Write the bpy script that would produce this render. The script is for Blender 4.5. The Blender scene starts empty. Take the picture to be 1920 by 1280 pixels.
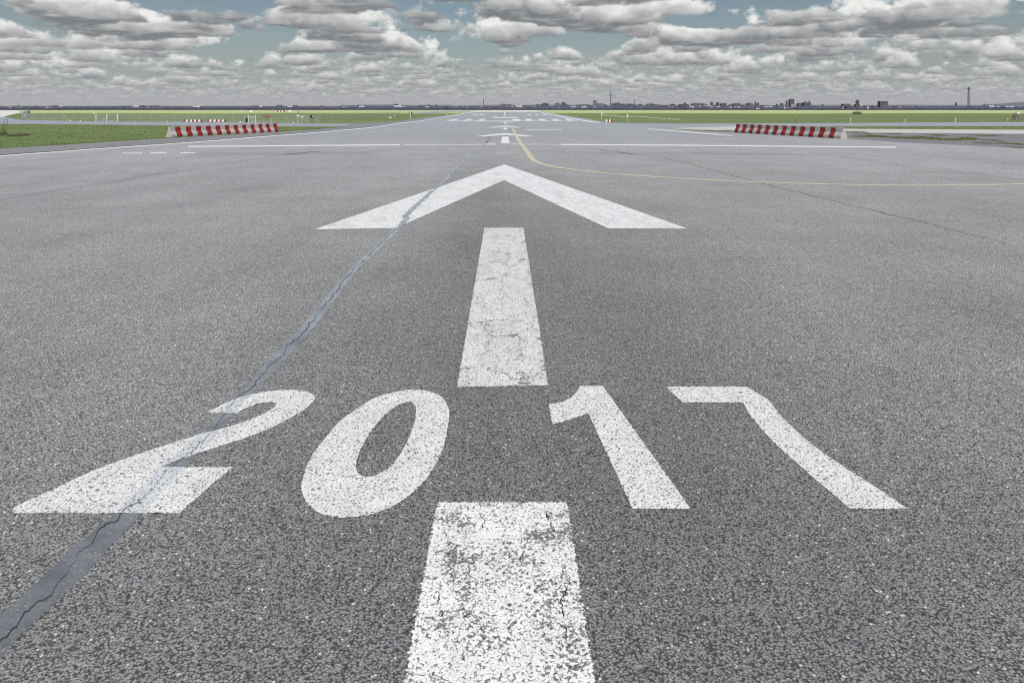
import bpy, bmesh, math, random
from mathutils import Vector, Matrix, noise as mnoise

random.seed(7)
S = bpy.context.scene
COL = S.collection
rad = math.radians

# ------------------------------------------------------------------ survey
# distances come from a survey of the photograph: focal length 24 mm (1280 px
# at 1920 px width), eye level at pixel row 205, vanishing column 945,
# camera 2.4 m above flat ground.
F, H, YH, CX = 1280.0, 2.4, 205.0, 945.0
ROAD = 0.02


def G(x, y, z=ROAD):
    """ground point seen at photo pixel x, y"""
    Y = F * H / (y - YH)
    return Vector(((x - CX) / F * Y, Y, z))


def A(x, Y, z=0.0):
    """point at distance Y on photo column x"""
    return Vector(((x - CX) / F * Y, Y, z))


def hgt(y, Y):
    """height above ground of photo row y at distance Y"""
    return H + (YH - y) / F * Y


# ------------------------------------------------------------------ render
S.render.engine = 'CYCLES'
S.view_settings.view_transform = 'Standard'
S.view_settings.look = 'None'
S.view_settings.exposure = 0
S.view_settings.gamma = 1
S.cycles.use_denoising = False
S.cycles.max_bounces = 4
S.cycles.diffuse_bounces = 2
S.cycles.transparent_max_bounces = 16
S.cycles.filter_width = 1.2

cam_d = bpy.data.cameras.new('camera')
cam_d.sensor_fit = 'HORIZONTAL'
cam_d.sensor_width = 36
cam_d.lens = 24
cam_d.shift_x = (960 - CX) / 1920
cam_d.shift_y = -(640 - YH) / 1920
cam_d.clip_start = 0.1
cam_d.clip_end = 60000
cam = bpy.data.objects.new('camera', cam_d)
cam.location = (0, 0, H + ROAD)
cam.rotation_euler = (rad(90), 0, 0)
COL.objects.link(cam)
S.camera = cam

# ------------------------------------------------------------------ node helpers


class NT:
    def __init__(self, tree):
        self.t = tree
        self.n = tree.nodes
        self.l = tree.links

    def new(self, typ, **kw):
        n = self.n.new(typ)
        for k, v in kw.items():
            setattr(n, k, v)
        return n

    def put(self, sock, v):
        if v is None:
            return
        if hasattr(v, 'is_linked') or isinstance(v, bpy.types.NodeSocket):
            self.l.new(v, sock)
        else:
            if isinstance(v, (tuple, list)) and len(v) == 3 and len(sock.default_value) == 4:
                v = (*v, 1)
            sock.default_value = v

    def math(self, op, a, b=None, c=None, clamp=False):
        n = self.new('ShaderNodeMath', operation=op, use_clamp=clamp)
        self.put(n.inputs[0], a)
        self.put(n.inputs[1], b)
        self.put(n.inputs[2], c)
        return n.outputs[0]

    def vmath(self, op, a, b=None, scale=None):
        n = self.new('ShaderNodeVectorMath', operation=op)
        self.put(n.inputs[0], a)
        self.put(n.inputs[1], b)
        if scale is not None:
            self.put(n.inputs['Scale'], scale)
        return n.outputs['Value'] if op in ('LENGTH', 'DOT_PRODUCT', 'DISTANCE') else n.outputs[0]

    def ramp(self, v, lo, hi, a=0.0, b=1.0, smooth=False):
        n = self.new('ShaderNodeMapRange', interpolation_type='SMOOTHSTEP' if smooth else 'LINEAR')
        n.clamp = True
        for i, x in enumerate((v, lo, hi, a, b)):
            self.put(n.inputs[i], x)
        return n.outputs[0]

    def mix(self, f, a, b, mode='MIX'):
        n = self.new('ShaderNodeMix', data_type='RGBA', blend_type=mode)
        self.put(n.inputs[0], f)
        self.put(n.inputs[6], a)
        self.put(n.inputs[7], b)
        return n.outputs[2]

    def noise(self, vec, scale, detail=3, rough=0.5, dist=0.0, color=False, dims='3D'):
        n = self.new('ShaderNodeTexNoise', noise_dimensions=dims)
        self.put(n.inputs['Vector'], vec)
        self.put(n.inputs['Scale'], scale)
        n.inputs['Detail'].default_value = detail
        n.inputs['Roughness'].default_value = rough
        n.inputs['Distortion'].default_value = dist
        return n.outputs['Color' if color else 'Fac']

    def voro(self, vec, scale, feature='F1', rnd=1.0):
        n = self.new('ShaderNodeTexVoronoi', feature=feature)
        self.put(n.inputs['Vector'], vec)
        self.put(n.inputs['Scale'], scale)
        n.inputs['Randomness'].default_value = rnd
        return n

    def sep(self, v):
        n = self.new('ShaderNodeSeparateXYZ')
        self.put(n.inputs[0], v)
        return n.outputs

    def comb(self, x, y, z):
        n = self.new('ShaderNodeCombineXYZ')
        for i, v in enumerate((x, y, z)):
            self.put(n.inputs[i], v)
        return n.outputs[0]


def new_mat(name):
    m = bpy.data.materials.new(name)
    m.use_nodes = True
    nt = NT(m.node_tree)
    bsdf = m.node_tree.nodes['Principled BSDF']
    bsdf.inputs['Specular IOR Level'].default_value = 0.3
    return m, nt, bsdf


# ------------------------------------------------------------------ sun and sky
SUN_EL, SUN_AZ = rad(50), rad(173)      # azimuth clockwise from +Y: almost straight behind the camera
SUN_DIR = Vector((math.sin(SUN_AZ) * math.cos(SUN_EL), math.cos(SUN_AZ) * math.cos(SUN_EL), math.sin(SUN_EL)))
sd = bpy.data.lights.new('sun', 'SUN')
sd.energy = 3.6
sd.angle = rad(0.55)
sd.color = (1.0, 0.965, 0.91)
sun = bpy.data.objects.new('sun', sd)
sun.rotation_euler = SUN_DIR.to_track_quat('Z', 'Y').to_euler()
sun.location = (0, 0, 50)
COL.objects.link(sun)


def build_world():
    w = bpy.data.worlds.new('World')
    S.world = w
    w.cycles.sampling_method = 'MANUAL'
    w.cycles.sample_map_resolution = 256
    w.use_nodes = True
    nt = NT(w.node_tree)
    for n in list(nt.n):
        nt.n.remove(n)
    out = nt.new('ShaderNodeOutputWorld')
    tc = nt.new('ShaderNodeTexCoord')
    d = tc.outputs['Generated']
    x, y, z = nt.sep(d)
    sky = nt.new('ShaderNodeTexSky', sky_type='NISHITA')
    sky.sun_disc = False
    nt.put(sky.inputs['Vector'], d)
    sky.sun_elevation = SUN_EL
    sky.sun_rotation = SUN_AZ
    sky.altitude = 50
    sky.dust_density = 1.0
    zc = nt.math('MAXIMUM', z, 0.003)
    inv = nt.math('DIVIDE', 1.0, zc)
    q = nt.vmath('ADD', nt.vmath('SCALE', nt.vmath('MULTIPLY', d, (1, 1, 0)), scale=inv), (0, 0, 1.3))   # plane at unit height
    # tangent coordinates of the horizon ahead (north of the runway)
    horiz = nt.math('SQRT', nt.math('ADD', nt.math('MULTIPLY', x, x), nt.math('MULTIPLY', y, y)))
    tan_e = nt.math('DIVIDE', zc, horiz)
    # azimuth and elevation as slope coordinates for the large cloud banks
    yc = nt.math('MAXIMUM', y, 0.05)
    u = nt.math('DIVIDE', x, yc)
    v = nt.math('DIVIDE', zc, yc)

    def blob(px, py, rx, ry):
        du = nt.math('MULTIPLY', nt.math('SUBTRACT', u, (px - CX) / F), F / rx)
        dv = nt.math('MULTIPLY', nt.math('SUBTRACT', v, (YH - py) / F), F / ry)
        r2 = nt.math('ADD', nt.math('MULTIPLY', du, du), nt.math('MULTIPLY', dv, dv))
        return nt.math('EXPONENT', nt.math('MULTIPLY', r2, -1.0))

    bias = None
    for px, py, rx, ry, s in SKY_BANKS:
        b = nt.math('MULTIPLY', blob(px, py, rx, ry), s)
        bias = b if bias is None else nt.math('ADD', bias, b)
    wn = nt.new('ShaderNodeTexWhiteNoise', noise_dimensions='3D')
    nt.put(wn.inputs['Vector'], nt.vmath('SCALE', d, scale=9173.0))
    jit = nt.math('SUBTRACT', wn.outputs['Value'], 0.5)

    blue = nt.mix(1.0, sky.outputs['Color'], SKY_TINT, 'MULTIPLY')
    c = nt.mix(nt.math('MULTIPLY', nt.math('EXPONENT', nt.math('DIVIDE', tan_e, -0.06)), 0.85), blue, SKY_LOW)
    K = 26
    TH = 0.7
    a = None
    sunv = (SUN_DIR.x, SUN_DIR.y, SUN_DIR.z)
    for k in reversed(range(K)):
        t0 = (k + 0.5) / K
        t = nt.math('MULTIPLY_ADD', jit, 1.0 / K, t0)
        if a is not None:      # orders the layers one after another when the shader is compiled
            t = nt.math('MULTIPLY_ADD', a, 1e-7, t)
        Hk = nt.math('MULTIPLY_ADD', t, TH, 1.0)
        p = nt.vmath('ADD', nt.vmath('SCALE', q, scale=Hk), (SKY_SEED[0], SKY_SEED[1], -1.3))
        n1 = nt.noise(p, 0.8, 6, 0.58)
        n2 = nt.noise(nt.vmath('ADD', p, (sunv[0] * 0.16, sunv[1] * 0.16, sunv[2] * 0.13)), 0.8, 5, 0.58)
        bil = nt.math('ABSOLUTE', nt.math('SUBTRACT', nt.noise(p, 2.6, 2, 0.6), 0.5))     # rounded heads, sharp folds
        nb = nt.math('ADD', nt.math('MULTIPLY_ADD', bil, 0.22, n1), bias)
        thr = nt.math('MULTIPLY_ADD', nt.math('POWER', t, 1.2), 0.15, SKY_THR)
        a = nt.ramp(nt.math('SUBTRACT', nb, thr), 0.0, 0.022)
        a = nt.math('MULTIPLY', a, 0.95)
        g = nt.math('MULTIPLY', nt.math('SUBTRACT', n1, n2), 4.0)
        lit = nt.math('ADD', nt.math('MULTIPLY_ADD', t, 2.3, 0.03), g, clamp=True)
        lit = nt.math('MAXIMUM', lit, nt.math('MULTIPLY', t, 0.4))
        lit = nt.math('MULTIPLY', lit, nt.ramp(bil, 0.0, 0.16, 0.80, 1.14))
        col = nt.mix(lit, CLOUD_DARK, CLOUD_LIT)
        c = nt.mix(a, c, col)
    hz = nt.math('EXPONENT', nt.math('DIVIDE', tan_e, -0.039))
    hz = nt.math('MULTIPLY', hz, 1.0, clamp=True)
    c = nt.mix(hz, c, HAZE)
    bg1 = nt.new('ShaderNodeBackground')
    nt.put(bg1.inputs['Color'], c)
    bg1.inputs['Strength'].default_value = 0.1
    # the upper sky: broken cloud over the same blue
    n = nt.noise(nt.vmath('MULTIPLY', q, (1, 1, 1)), 0.62, 3, 0.5)
    up = nt.mix(nt.ramp(n, 0.42, 0.56), sky.outputs['Color'], (4.6, 4.65, 4.8))
    bg2 = nt.new('ShaderNodeBackground')
    nt.put(bg2.inputs['Color'], up)
    bg2.inputs['Strength'].default_value = 0.1
    ms = nt.new('ShaderNodeMixShader')
    nt.put(ms.inputs[0], nt.math('GREATER_THAN', z, 0.25))
    nt.l.new(bg1.outputs[0], ms.inputs[1])
    nt.l.new(bg2.outputs[0], ms.inputs[2])
    nt.l.new(ms.outputs[0], out.inputs['Surface'])


SKY_SEED = (3.1, 7.7)
SKY_THR = 0.580
SKY_TINT = (0.62, 0.61, 0.57)
SKY_LOW = (3.2, 3.65, 4.0)
CLOUD_DARK = (1.85, 1.98, 2.12)
CLOUD_LIT = (9.0, 8.95, 8.7)
HAZE = (4.05, 4.15, 4.40)
SKY_BANKS = [(210, 62, 260, 34, 0.10), (640, 22, 150, 26, 0.08), (720, 80, 150, 28, 0.07), (1090, 30, 170, 32, 0.08), (1230, 5, 160, 14, 0.06),
             (1400, 75, 180, 30, 0.07), (1640, 45, 150, 40, 0.07), (1870, 70, 70, 22, 0.08),
             (400, 8, 100, 14, -0.13), (415, 98, 70, 16, -0.13), (530, 75, 34, 22, -0.09), (460, 80, 26, 16, -0.16), (900, 88, 40, 20, -0.12), (820, 18, 60, 14, -0.06),
             (1350, 40, 110, 16, -0.14), (1480, 10, 60, 14, -0.10), (1830, 38, 90, 12, -0.12), (130, 8, 120, 8, 0.05)]
build_world()

# ------------------------------------------------------------------ materials


def world_pos(nt):
    return nt.new('ShaderNodeNewGeometry').outputs['Position']


def stones(nt, pos):
    """crushed-stone wearing course: returns (distance in stone, random colour, second scale distance)"""
    warp = nt.vmath('ADD', pos, nt.vmath('SCALE', nt.vmath('SUBTRACT', nt.noise(pos, 70, 2, 0.5, color=True), (0.5, 0.5, 0.5)), scale=0.012))
    flat = nt.vmath('MULTIPLY', warp, (1, 1, 0))
    va = nt.voro(flat, 84)
    vb = nt.voro(flat, 150)
    return va.outputs['Distance'], va.outputs['Color'], vb.outputs['Distance'], vb.outputs['Color']


def asphalt_colour(nt, pos, base, far, tone=1.0):
    """colour socket, height socket of the road surface"""
    da, ca, db, cb = stones(nt, pos)
    ra, ga, ba = nt.sep(ca)
    rb = nt.sep(cb)[0]
    # stone tints: grey, bluish, brown, a few pale chips
    tint = nt.mix(nt.ramp(ga, 0.28, 0.92), (0.94, 1.0, 1.08), (1.09, 1.0, 0.92))
    val = nt.math('MULTIPLY_ADD', ra, 0.62, 0.74)
    val = nt.math('MULTIPLY', val, nt.math('MULTIPLY_ADD', rb, 0.3, 0.85))
    chip = nt.math('GREATER_THAN', ba, 0.993)
    val = nt.math('ADD', val, nt.math('MULTIPLY', chip, 1.6))
    # dark binder in the joints, and rounded stone shading painted from centre to rim
    j1 = nt.ramp(da, 0.30, 0.88, 1.0, 0.20, smooth=True)
    holes = nt.ramp(nt.noise(pos, 62, 3, 0.6), 0.27, 0.36, 0.55, 1.0)
    grain = nt.ramp(nt.noise(pos, 9, 8, 0.78), 0.3, 0.7, 0.87, 1.13)
    patch = nt.ramp(nt.noise(pos, 0.45, 5, 0.6), 0.3, 0.7, 0.88, 1.12)
    lanes = nt.ramp(nt.noise(nt.vmath('MULTIPLY', pos, (0.35, 0.03, 0)), 1.0, 4, 0.6), 0.3, 0.7, 0.9, 1.1)
    m = nt.math('MULTIPLY', nt.math('MULTIPLY', nt.math('MULTIPLY', val, j1), holes), grain)
    m = nt.math('MULTIPLY', nt.math('MULTIPLY', m, nt.math('MULTIPLY', patch, lanes)), 2.12 * tone)
    yy = nt.sep(pos)[1]
    worn = nt.ramp(yy, 10, 60, 1.0, 0.2)          # fades stone contrast and bump with distance, to cut far render noise
    m = nt.math('MULTIPLY_ADD', nt.math('SUBTRACT', m, 0.97), worn, 0.97)
    big = nt.ramp(nt.noise(nt.vmath('MULTIPLY', pos, (0.12, 0.05, 0)), 1.0, 6, 0.65), 0.3, 0.7, 0.93, 1.07)
    m = nt.math('MULTIPLY', m, big)
    xx = nt.math('ADD', nt.sep(pos)[0], nt.math('MULTIPLY_ADD', nt.noise(nt.vmath('MULTIPLY', pos, (0.5, 0.12, 0)), 1.0, 4, 0.6), 2.4, -1.2))
    track = nt.math('EXPONENT', nt.math('MULTIPLY', nt.math('MULTIPLY', xx, xx), -0.16))    # rubbered, oilier strip along the centre line
    m = nt.math('MULTIPLY', m, nt.math('MULTIPLY_ADD', track, nt.ramp(yy, 14, 40, -0.22, -0.03), 1.05))
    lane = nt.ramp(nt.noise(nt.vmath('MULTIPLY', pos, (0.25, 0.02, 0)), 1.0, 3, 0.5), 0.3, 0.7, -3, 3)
    b = nt.mix(nt.math('POWER', nt.ramp(nt.math('ADD', yy, lane), 3, 46), 0.75), base, far)  # paler asphalt, with grazing sheen and haze painted in by distance
    b = nt.mix(1.0, b, nt.mix(nt.ramp(yy, 38, 85), (1, 1, 1), (1.07, 1.11, 1.17)), 'MULTIPLY')  # sky reflection on the far asphalt, added as a blue tint
    col = nt.mix(1.0, b, tint, 'MULTIPLY')
    mm = nt.comb(m, m, m)
    col = nt.mix(1.0, col, mm, 'MULTIPLY')
    h = nt.math('ADD', nt.math('MULTIPLY', j1, 1.0), nt.math('MULTIPLY', nt.math('ADD', ra, rb), 0.35))
    h = nt.math('MULTIPLY', nt.math('MULTIPLY', h, holes), worn)  # bump flattened by the same distance fade
    return col, h


def asphalt_mat(name, base, far, tone=1.0, bump=0.008, rough=0.75):
    m, nt, b = new_mat(name)
    pos = world_pos(nt)
    col, h = asphalt_colour(nt, pos, base, far, tone)
    nt.put(b.inputs['Base Color'], col)
    b.inputs['Roughness'].default_value = rough
    bp = nt.new('ShaderNodeBump')
    bp.inputs['Strength'].default_value = 0.8
    bp.inputs['Distance'].default_value = bump
    nt.put(bp.inputs['Height'], h)
    nt.l.new(bp.outputs[0], b.inputs['Normal'])
    return m


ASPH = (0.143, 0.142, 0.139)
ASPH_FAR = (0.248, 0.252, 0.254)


def paint_mat(name, white, worms=0.0, speck=0.5, cracks=0.0, wear=0.0, flat=False):
    """road paint over the same stones: joints stay dark, worn areas show the stone"""
    m, nt, b = new_mat(name)
    pos = world_pos(nt)
    road, h = asphalt_colour(nt, pos, ASPH, ASPH_FAR)
    da, ca, db, cb = stones(nt, pos)
    cover = nt.ramp(da, 0.60, 0.80, 1.0, 0.15) if not flat else 1.0
    n_hole = nt.noise(pos, 105, 4, 0.62)
    cover = 1.0 if flat else nt.math('MULTIPLY', cover, nt.ramp(n_hole, 0.29 + 0.06 * speck, 0.37 + 0.06 * speck))
    if worms:
        low = nt.noise(pos, 3.2, 4, 0.6)
        w = nt.noise(pos, 52, 2, 0.55, dist=0.6)
        thr = nt.ramp(low, 0.34, 0.62, 0.58, 0.29)
        gap = nt.ramp(nt.math('SUBTRACT', w, thr), -0.03, 0.03)
        cover = nt.math('MULTIPLY', nt.ramp(nt.math('MULTIPLY', cover, 1.3), 0, 1), nt.math('MULTIPLY_ADD', gap, worms, 1 - worms))
    if wear:
        low = nt.noise(nt.vmath('MULTIPLY', pos, (1, 0.35, 0)), 2.2, 7, 0.68)
        cover = nt.math('MULTIPLY', cover, nt.ramp(low, 0.34, 0.52, 1 - wear, 1.0))
    if cracks:
        wp = nt.vmath('ADD', pos, nt.vmath('SCALE', nt.vmath('SUBTRACT', nt.noise(pos, 7, 5, 0.65, color=True), (0.5, 0.5, 0.5)), scale=0.35))
        vc = nt.voro(nt.vmath('MULTIPLY', wp, (2.4, 1.1, 0)), 1.0, 'DISTANCE_TO_EDGE')
        wid = nt.ramp(nt.noise(pos, 3.0, 3, 0.6), 0.40, 0.62, 0.0, 0.022)
        crack = nt.math('LESS_THAN', vc.outputs['Distance'], wid)
        cover = nt.math('MULTIPLY', cover, nt.math('SUBTRACT', 1.0, nt.math('MULTIPLY', crack, cracks)))
    dirt = nt.ramp(nt.noise(pos, 4, 6, 0.7), 0.3, 0.7, 0.86, 1.08)
    shade = nt.math('MULTIPLY', dirt, nt.math('MULTIPLY_ADD', nt.sep(ca)[0], 0.22, 0.87))
    wcol = nt.mix(1.0, white, nt.comb(shade, shade, shade), 'MULTIPLY')
    dark = nt.mix(0.35, road, (0.06, 0.06, 0.062))
    col = nt.mix(cover, dark, wcol)
    nt.put(b.inputs['Base Color'], col)
    b.inputs['Roughness'].default_value = 0.7
    bp = nt.new('ShaderNodeBump')
    bp.inputs['Strength'].default_value = 0.55
    bp.inputs['Distance'].default_value = 0.004
    nt.put(bp.inputs['Height'], h)
    nt.l.new(bp.outputs[0], b.inputs['Normal'])
    return m


def simple_mat(name, col, rough=0.7, var=0.15, scale=3.0, metal=0.0, bump=0.0):
    m, nt, b = new_mat(name)
    pos = nt.new('ShaderNodeTexCoord').outputs['Object']
    n = nt.noise(pos, scale, 5, 0.62)
    s = nt.ramp(n, 0.25, 0.75, 1 - var, 1 + var)
    nt.put(b.inputs['Base Color'], nt.mix(1.0, col, nt.comb(s, s, s), 'MULTIPLY'))
    b.inputs['Roughness'].default_value = rough
    b.inputs['Metallic'].default_value = metal
    if bump:
        bp = nt.new('ShaderNodeBump')
        bp.inputs['Distance'].default_value = bump
        nt.put(bp.inputs['Height'], nt.noise(pos, scale * 6, 4, 0.6))
        nt.l.new(bp.outputs[0], b.inputs['Normal'])
    return m


def grass_mat(name, a, b_, c, blade=False, far=None):
    m, nt, b = new_mat(name)
    pos = world_pos(nt)
    n1 = nt.noise(pos, 0.35, 6, 0.65)
    n2 = nt.noise(pos, 7.0, 6, 0.7)
    n3 = nt.noise(nt.vmath('MULTIPLY', pos, (0.012, 0.05, 0)), 1.0, 5, 0.6)
    col = nt.mix(nt.ramp(n1, 0.35, 0.65), a, b_)
    col = nt.mix(nt.math('MULTIPLY', nt.ramp(n3, 0.5, 0.72), 0.7), col, c)
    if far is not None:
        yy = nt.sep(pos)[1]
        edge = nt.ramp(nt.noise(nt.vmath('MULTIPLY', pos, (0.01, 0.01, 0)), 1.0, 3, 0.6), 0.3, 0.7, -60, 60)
        col = nt.mix(nt.ramp(nt.math('ADD', yy, edge), 340, 480, smooth=True), col, far)  # sunlight on the far field is put into the grass colour
    s = nt.ramp(n2, 0.25, 0.75, 0.72, 1.28)
    col = nt.mix(1.0, col, nt.comb(s, s, s), 'MULTIPLY')
    nt.put(b.inputs['Base Color'], col)
    b.inputs['Roughness'].default_value = 0.8
    b.inputs['Specular IOR Level'].default_value = 0.12
    if not blade:
        bp = nt.new('ShaderNodeBump')
        bp.inputs['Distance'].default_value = 0.08
        nt.put(bp.inputs['Height'], nt.noise(pos, 5.0, 6, 0.75))
        nt.l.new(bp.outputs[0], b.inputs['Normal'])
    return m


M = {}
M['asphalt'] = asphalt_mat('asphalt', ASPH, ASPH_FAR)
M['asphalt_shoulder'] = asphalt_mat('shoulder asphalt', (0.17, 0.17, 0.17), (0.175, 0.175, 0.175), 0.95)
M['asphalt_weedy'] = asphalt_mat('weathered asphalt', (0.15, 0.15, 0.155), (0.15, 0.15, 0.157), 0.95)
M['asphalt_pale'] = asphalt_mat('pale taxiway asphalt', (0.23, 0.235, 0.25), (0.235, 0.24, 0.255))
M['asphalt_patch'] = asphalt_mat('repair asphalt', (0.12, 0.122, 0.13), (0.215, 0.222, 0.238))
M['concrete'] = simple_mat('concrete slab', (0.47, 0.465, 0.45), 0.85, 0.12, 0.3)
M['bright_concrete'] = simple_mat('bright far concrete', (0.62, 0.61, 0.58), 0.85, 0.08, 0.05)  # pale concrete; sunlight on the far strips is included in its colour
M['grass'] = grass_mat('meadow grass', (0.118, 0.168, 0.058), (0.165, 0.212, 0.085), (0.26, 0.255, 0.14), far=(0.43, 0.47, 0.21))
M['blade'] = grass_mat('grass blades', (0.115, 0.175, 0.05), (0.165, 0.22, 0.075), (0.20, 0.20, 0.09), True)
M['weed'] = grass_mat('weed leaves', (0.12, 0.15, 0.05), (0.18, 0.20, 0.075), (0.22, 0.21, 0.11), True)
M['digit_paint'] = paint_mat('fresh grey white paint', (0.74, 0.74, 0.735), speck=0.1)
M['seam_digit'] = paint_mat('paint on smooth tar', (0.60, 0.63, 0.66), speck=-1.5)
M['worn_paint'] = paint_mat('worn white paint', (0.80, 0.81, 0.81), worms=0.9)
M['dash_paint'] = paint_mat('weathered white paint', (0.72, 0.725, 0.72), speck=0.6, cracks=0.8, wear=0.2)
M['arrow_paint'] = paint_mat('old white paint', (0.80, 0.81, 0.815), speck=-1.0, wear=0.22, cracks=0.25)
M['far_paint'] = paint_mat('distant white paint', (0.72, 0.73, 0.74), wear=0.25, flat=True)
M['edge_paint'] = paint_mat('worn edge line paint', (0.70, 0.71, 0.72), wear=0.45, flat=True)
M['faint_paint'] = paint_mat('faded white paint', (0.42, 0.43, 0.44), speck=0.2, wear=0.5)
M['yellow_paint'] = paint_mat('yellow paint', (0.64, 0.60, 0.42), speck=0.2, wear=0.35)


def tar_mat():
    m, nt, b = new_mat('grey joint sealer')
    pos = world_pos(nt)
    n = nt.noise(pos, 3.5, 8, 0.72)
    fine = nt.noise(pos, 90, 4, 0.75)
    col = nt.mix(nt.ramp(n, 0.32, 0.68), (0.092, 0.100, 0.113), (0.186, 0.203, 0.226))
    s = nt.ramp(fine, 0.25, 0.75, 0.6, 1.4)
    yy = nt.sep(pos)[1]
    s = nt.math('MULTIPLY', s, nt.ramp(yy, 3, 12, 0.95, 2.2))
    col = nt.mix(1.0, col, nt.comb(s, s, s), 'MULTIPLY')
    road, rh = asphalt_colour(nt, pos, ASPH, ASPH_FAR)
    bare = nt.ramp(nt.math('MULTIPLY_ADD', nt.noise(pos, 55, 3, 0.6), 0.6, nt.math('MULTIPLY', nt.noise(pos, 5, 5, 0.7), 0.6)), 0.64, 0.74, 0.0, 0.8)
    col = nt.mix(bare, col, road)
    nt.put(b.inputs['Base Color'], col)
    b.inputs['Roughness'].default_value = 0.6
    bp = nt.new('ShaderNodeBump')
    bp.inputs['Distance'].default_value = 0.004
    nt.put(bp.inputs['Height'], nt.noise(pos, 30, 6, 0.7))
    nt.l.new(bp.outputs[0], b.inputs['Normal'])
    return m


M['tar'] = tar_mat()
M['crack'] = simple_mat('open crack', (0.03, 0.031, 0.034), 0.95)
M['pale_seam'] = simple_mat('pale joint line', (0.27, 0.29, 0.31), 0.8)
M['dark_seam'] = simple_mat('dark joint line', (0.13, 0.132, 0.14), 0.8, 0.4, 1.5)

# ------------------------------------------------------------------ object helpers


def link(name, me, mats, parent=None, loc=None, rotz=0):
    o = bpy.data.objects.new(name, me)
    COL.objects.link(o)
    for m in (mats if isinstance(mats, (list, tuple)) else [mats]):
        if m.name not in [x.name for x in me.materials]:
            me.materials.append(m)
    if parent is not None:
        o.parent = parent
    if loc is not None:
        o.location = loc
    o.rotation_euler = (0, 0, rotz)
    return o


def from_bm(name, bm, mats, parent=None, loc=None, rotz=0, smooth=False):
    me = bpy.data.meshes.new(name)
    bm.to_mesh(me)
    bm.free()
    if smooth:
        for p in me.polygons:
            p.use_smooth = True
    return link(name, me, mats, parent, loc, rotz)


def tag(o, label, cat, group=None, kind=None):
    o['label'] = label
    if cat:
        o['category'] = cat
    if group:
        o['group'] = group
    if kind:
        o['kind'] = kind
    return o


def thing(name, label, cat, loc=(0, 0, 0), rotz=0, group=None):
    o = bpy.data.objects.new(name, None)
    o.empty_display_size = 0.3
    COL.objects.link(o)
    o.location = loc
    o.rotation_euler = (0, 0, rotz)
    return tag(o, label, cat, group)


def copy_tree(o, parent=None):
    c = o.copy()
    COL.objects.link(c)
    c.parent = parent
    for ch in [x for x in COL.objects if x.parent == o]:
        copy_tree(ch, c)
    return c


def box(bm, x0, x1, y0, y1, z0, z1, mat=0):
    v = [bm.verts.new(p) for p in ((x0, y0, z0), (x1, y0, z0), (x1, y1, z0), (x0, y1, z0),
                                   (x0, y0, z1), (x1, y0, z1), (x1, y1, z1), (x0, y1, z1))]
    fs = [bm.faces.new([v[i] for i in f]) for f in ((3, 2, 1, 0), (4, 5, 6, 7), (0, 1, 5, 4), (1, 2, 6, 5), (2, 3, 7, 6), (3, 0, 4, 7))]
    for f in fs:
        f.material_index = mat
    return fs


def tube(bm, p0, p1, r0, r1=None, n=8, mat=0, cap=True):
    p0, p1 = Vector(p0), Vector(p1)
    r1 = r0 if r1 is None else r1
    z = (p1 - p0).normalized()
    x = z.orthogonal().normalized()
    y = z.cross(x)
    a = [bm.verts.new(p0 + (x * math.cos(t) + y * math.sin(t)) * r0) for t in [2 * math.pi * i / n for i in range(n)]]
    b = [bm.verts.new(p1 + (x * math.cos(t) + y * math.sin(t)) * r1) for t in [2 * math.pi * i / n for i in range(n)]]
    for i in range(n):
        f = bm.faces.new((a[i], a[(i + 1) % n], b[(i + 1) % n], b[i]))
        f.material_index = mat
    if cap:
        bm.faces.new(list(reversed(a))).material_index = mat
        bm.faces.new(b).material_index = mat


def lathe(bm, prof, n=14, mat=0, c=(0, 0)):
    rings = []
    for r, z in prof:
        rings.append([bm.verts.new((c[0] + r * math.cos(2 * math.pi * i / n), c[1] + r * math.sin(2 * math.pi * i / n), z)) for i in range(n)])
    for a, b in zip(rings, rings[1:]):
        for i in range(n):
            f = bm.faces.new((a[i], a[(i + 1) % n], b[(i + 1) % n], b[i]))
            f.material_index = mat
    bm.faces.new(list(reversed(rings[0])))
    bm.faces.new(rings[-1])


def fill_poly(loops, z):
    """flat mesh from closed outlines (first outer, others holes)"""
    bm = bmesh.new()
    edges = []
    for lp in loops:
        vs = [bm.verts.new((p[0], p[1], z)) for p in lp]
        for i in range(len(vs)):
            edges.append(bm.edges.new((vs[i], vs[(i + 1) % len(vs)])))
    bmesh.ops.triangle_fill(bm, use_beauty=True, use_dissolve=False, edges=edges)
    for f in bm.faces:
        f.normal_update()
        if f.normal.z < 0:
            f.normal_flip()
    return bm


def jitter(lp, step, amp, seed=0):
    """walk an outline and fray it the way paint frays on coarse stone"""
    rnd = random.Random(seed)
    out = []
    n = len(lp)
    for i in range(n):
        a, b = Vector(lp[i][:2]), Vector(lp[(i + 1) % n][:2])
        L = (b - a).length
        k = max(1, int(L / step))
        nrm = Vector((-(b - a).y, (b - a).x)).normalized() if L > 1e-6 else Vector((0, 0))
        for j in range(k):
            p = a.lerp(b, j / k)
            if j:
                p = p + nrm * rnd.gauss(0, amp) + (b - a).normalized() * rnd.uniform(-0.3, 0.3) * step
            out.append(p)
    return out


def smooth_loop(pts, closed=True, sub=4):
    """Catmull-Rom through points"""
    n = len(pts)
    out = []
    for i in range(n if closed else n - 1):
        p = [Vector(pts[(i + k) % n][:2]) if closed else Vector(pts[min(max(i + k, 0), n - 1)][:2]) for k in (-1, 0, 1, 2)]
        for j in range(sub):
            t = j / sub
            out.append(0.5 * ((2 * p[1]) + (-p[0] + p[2]) * t + (2 * p[0] - 5 * p[1] + 4 * p[2] - p[3]) * t * t + (-p[0] + 3 * p[1] - 3 * p[2] + p[3]) * t ** 3))
    if not closed:
        out.append(Vector(pts[-1][:2]))
    return out


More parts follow.
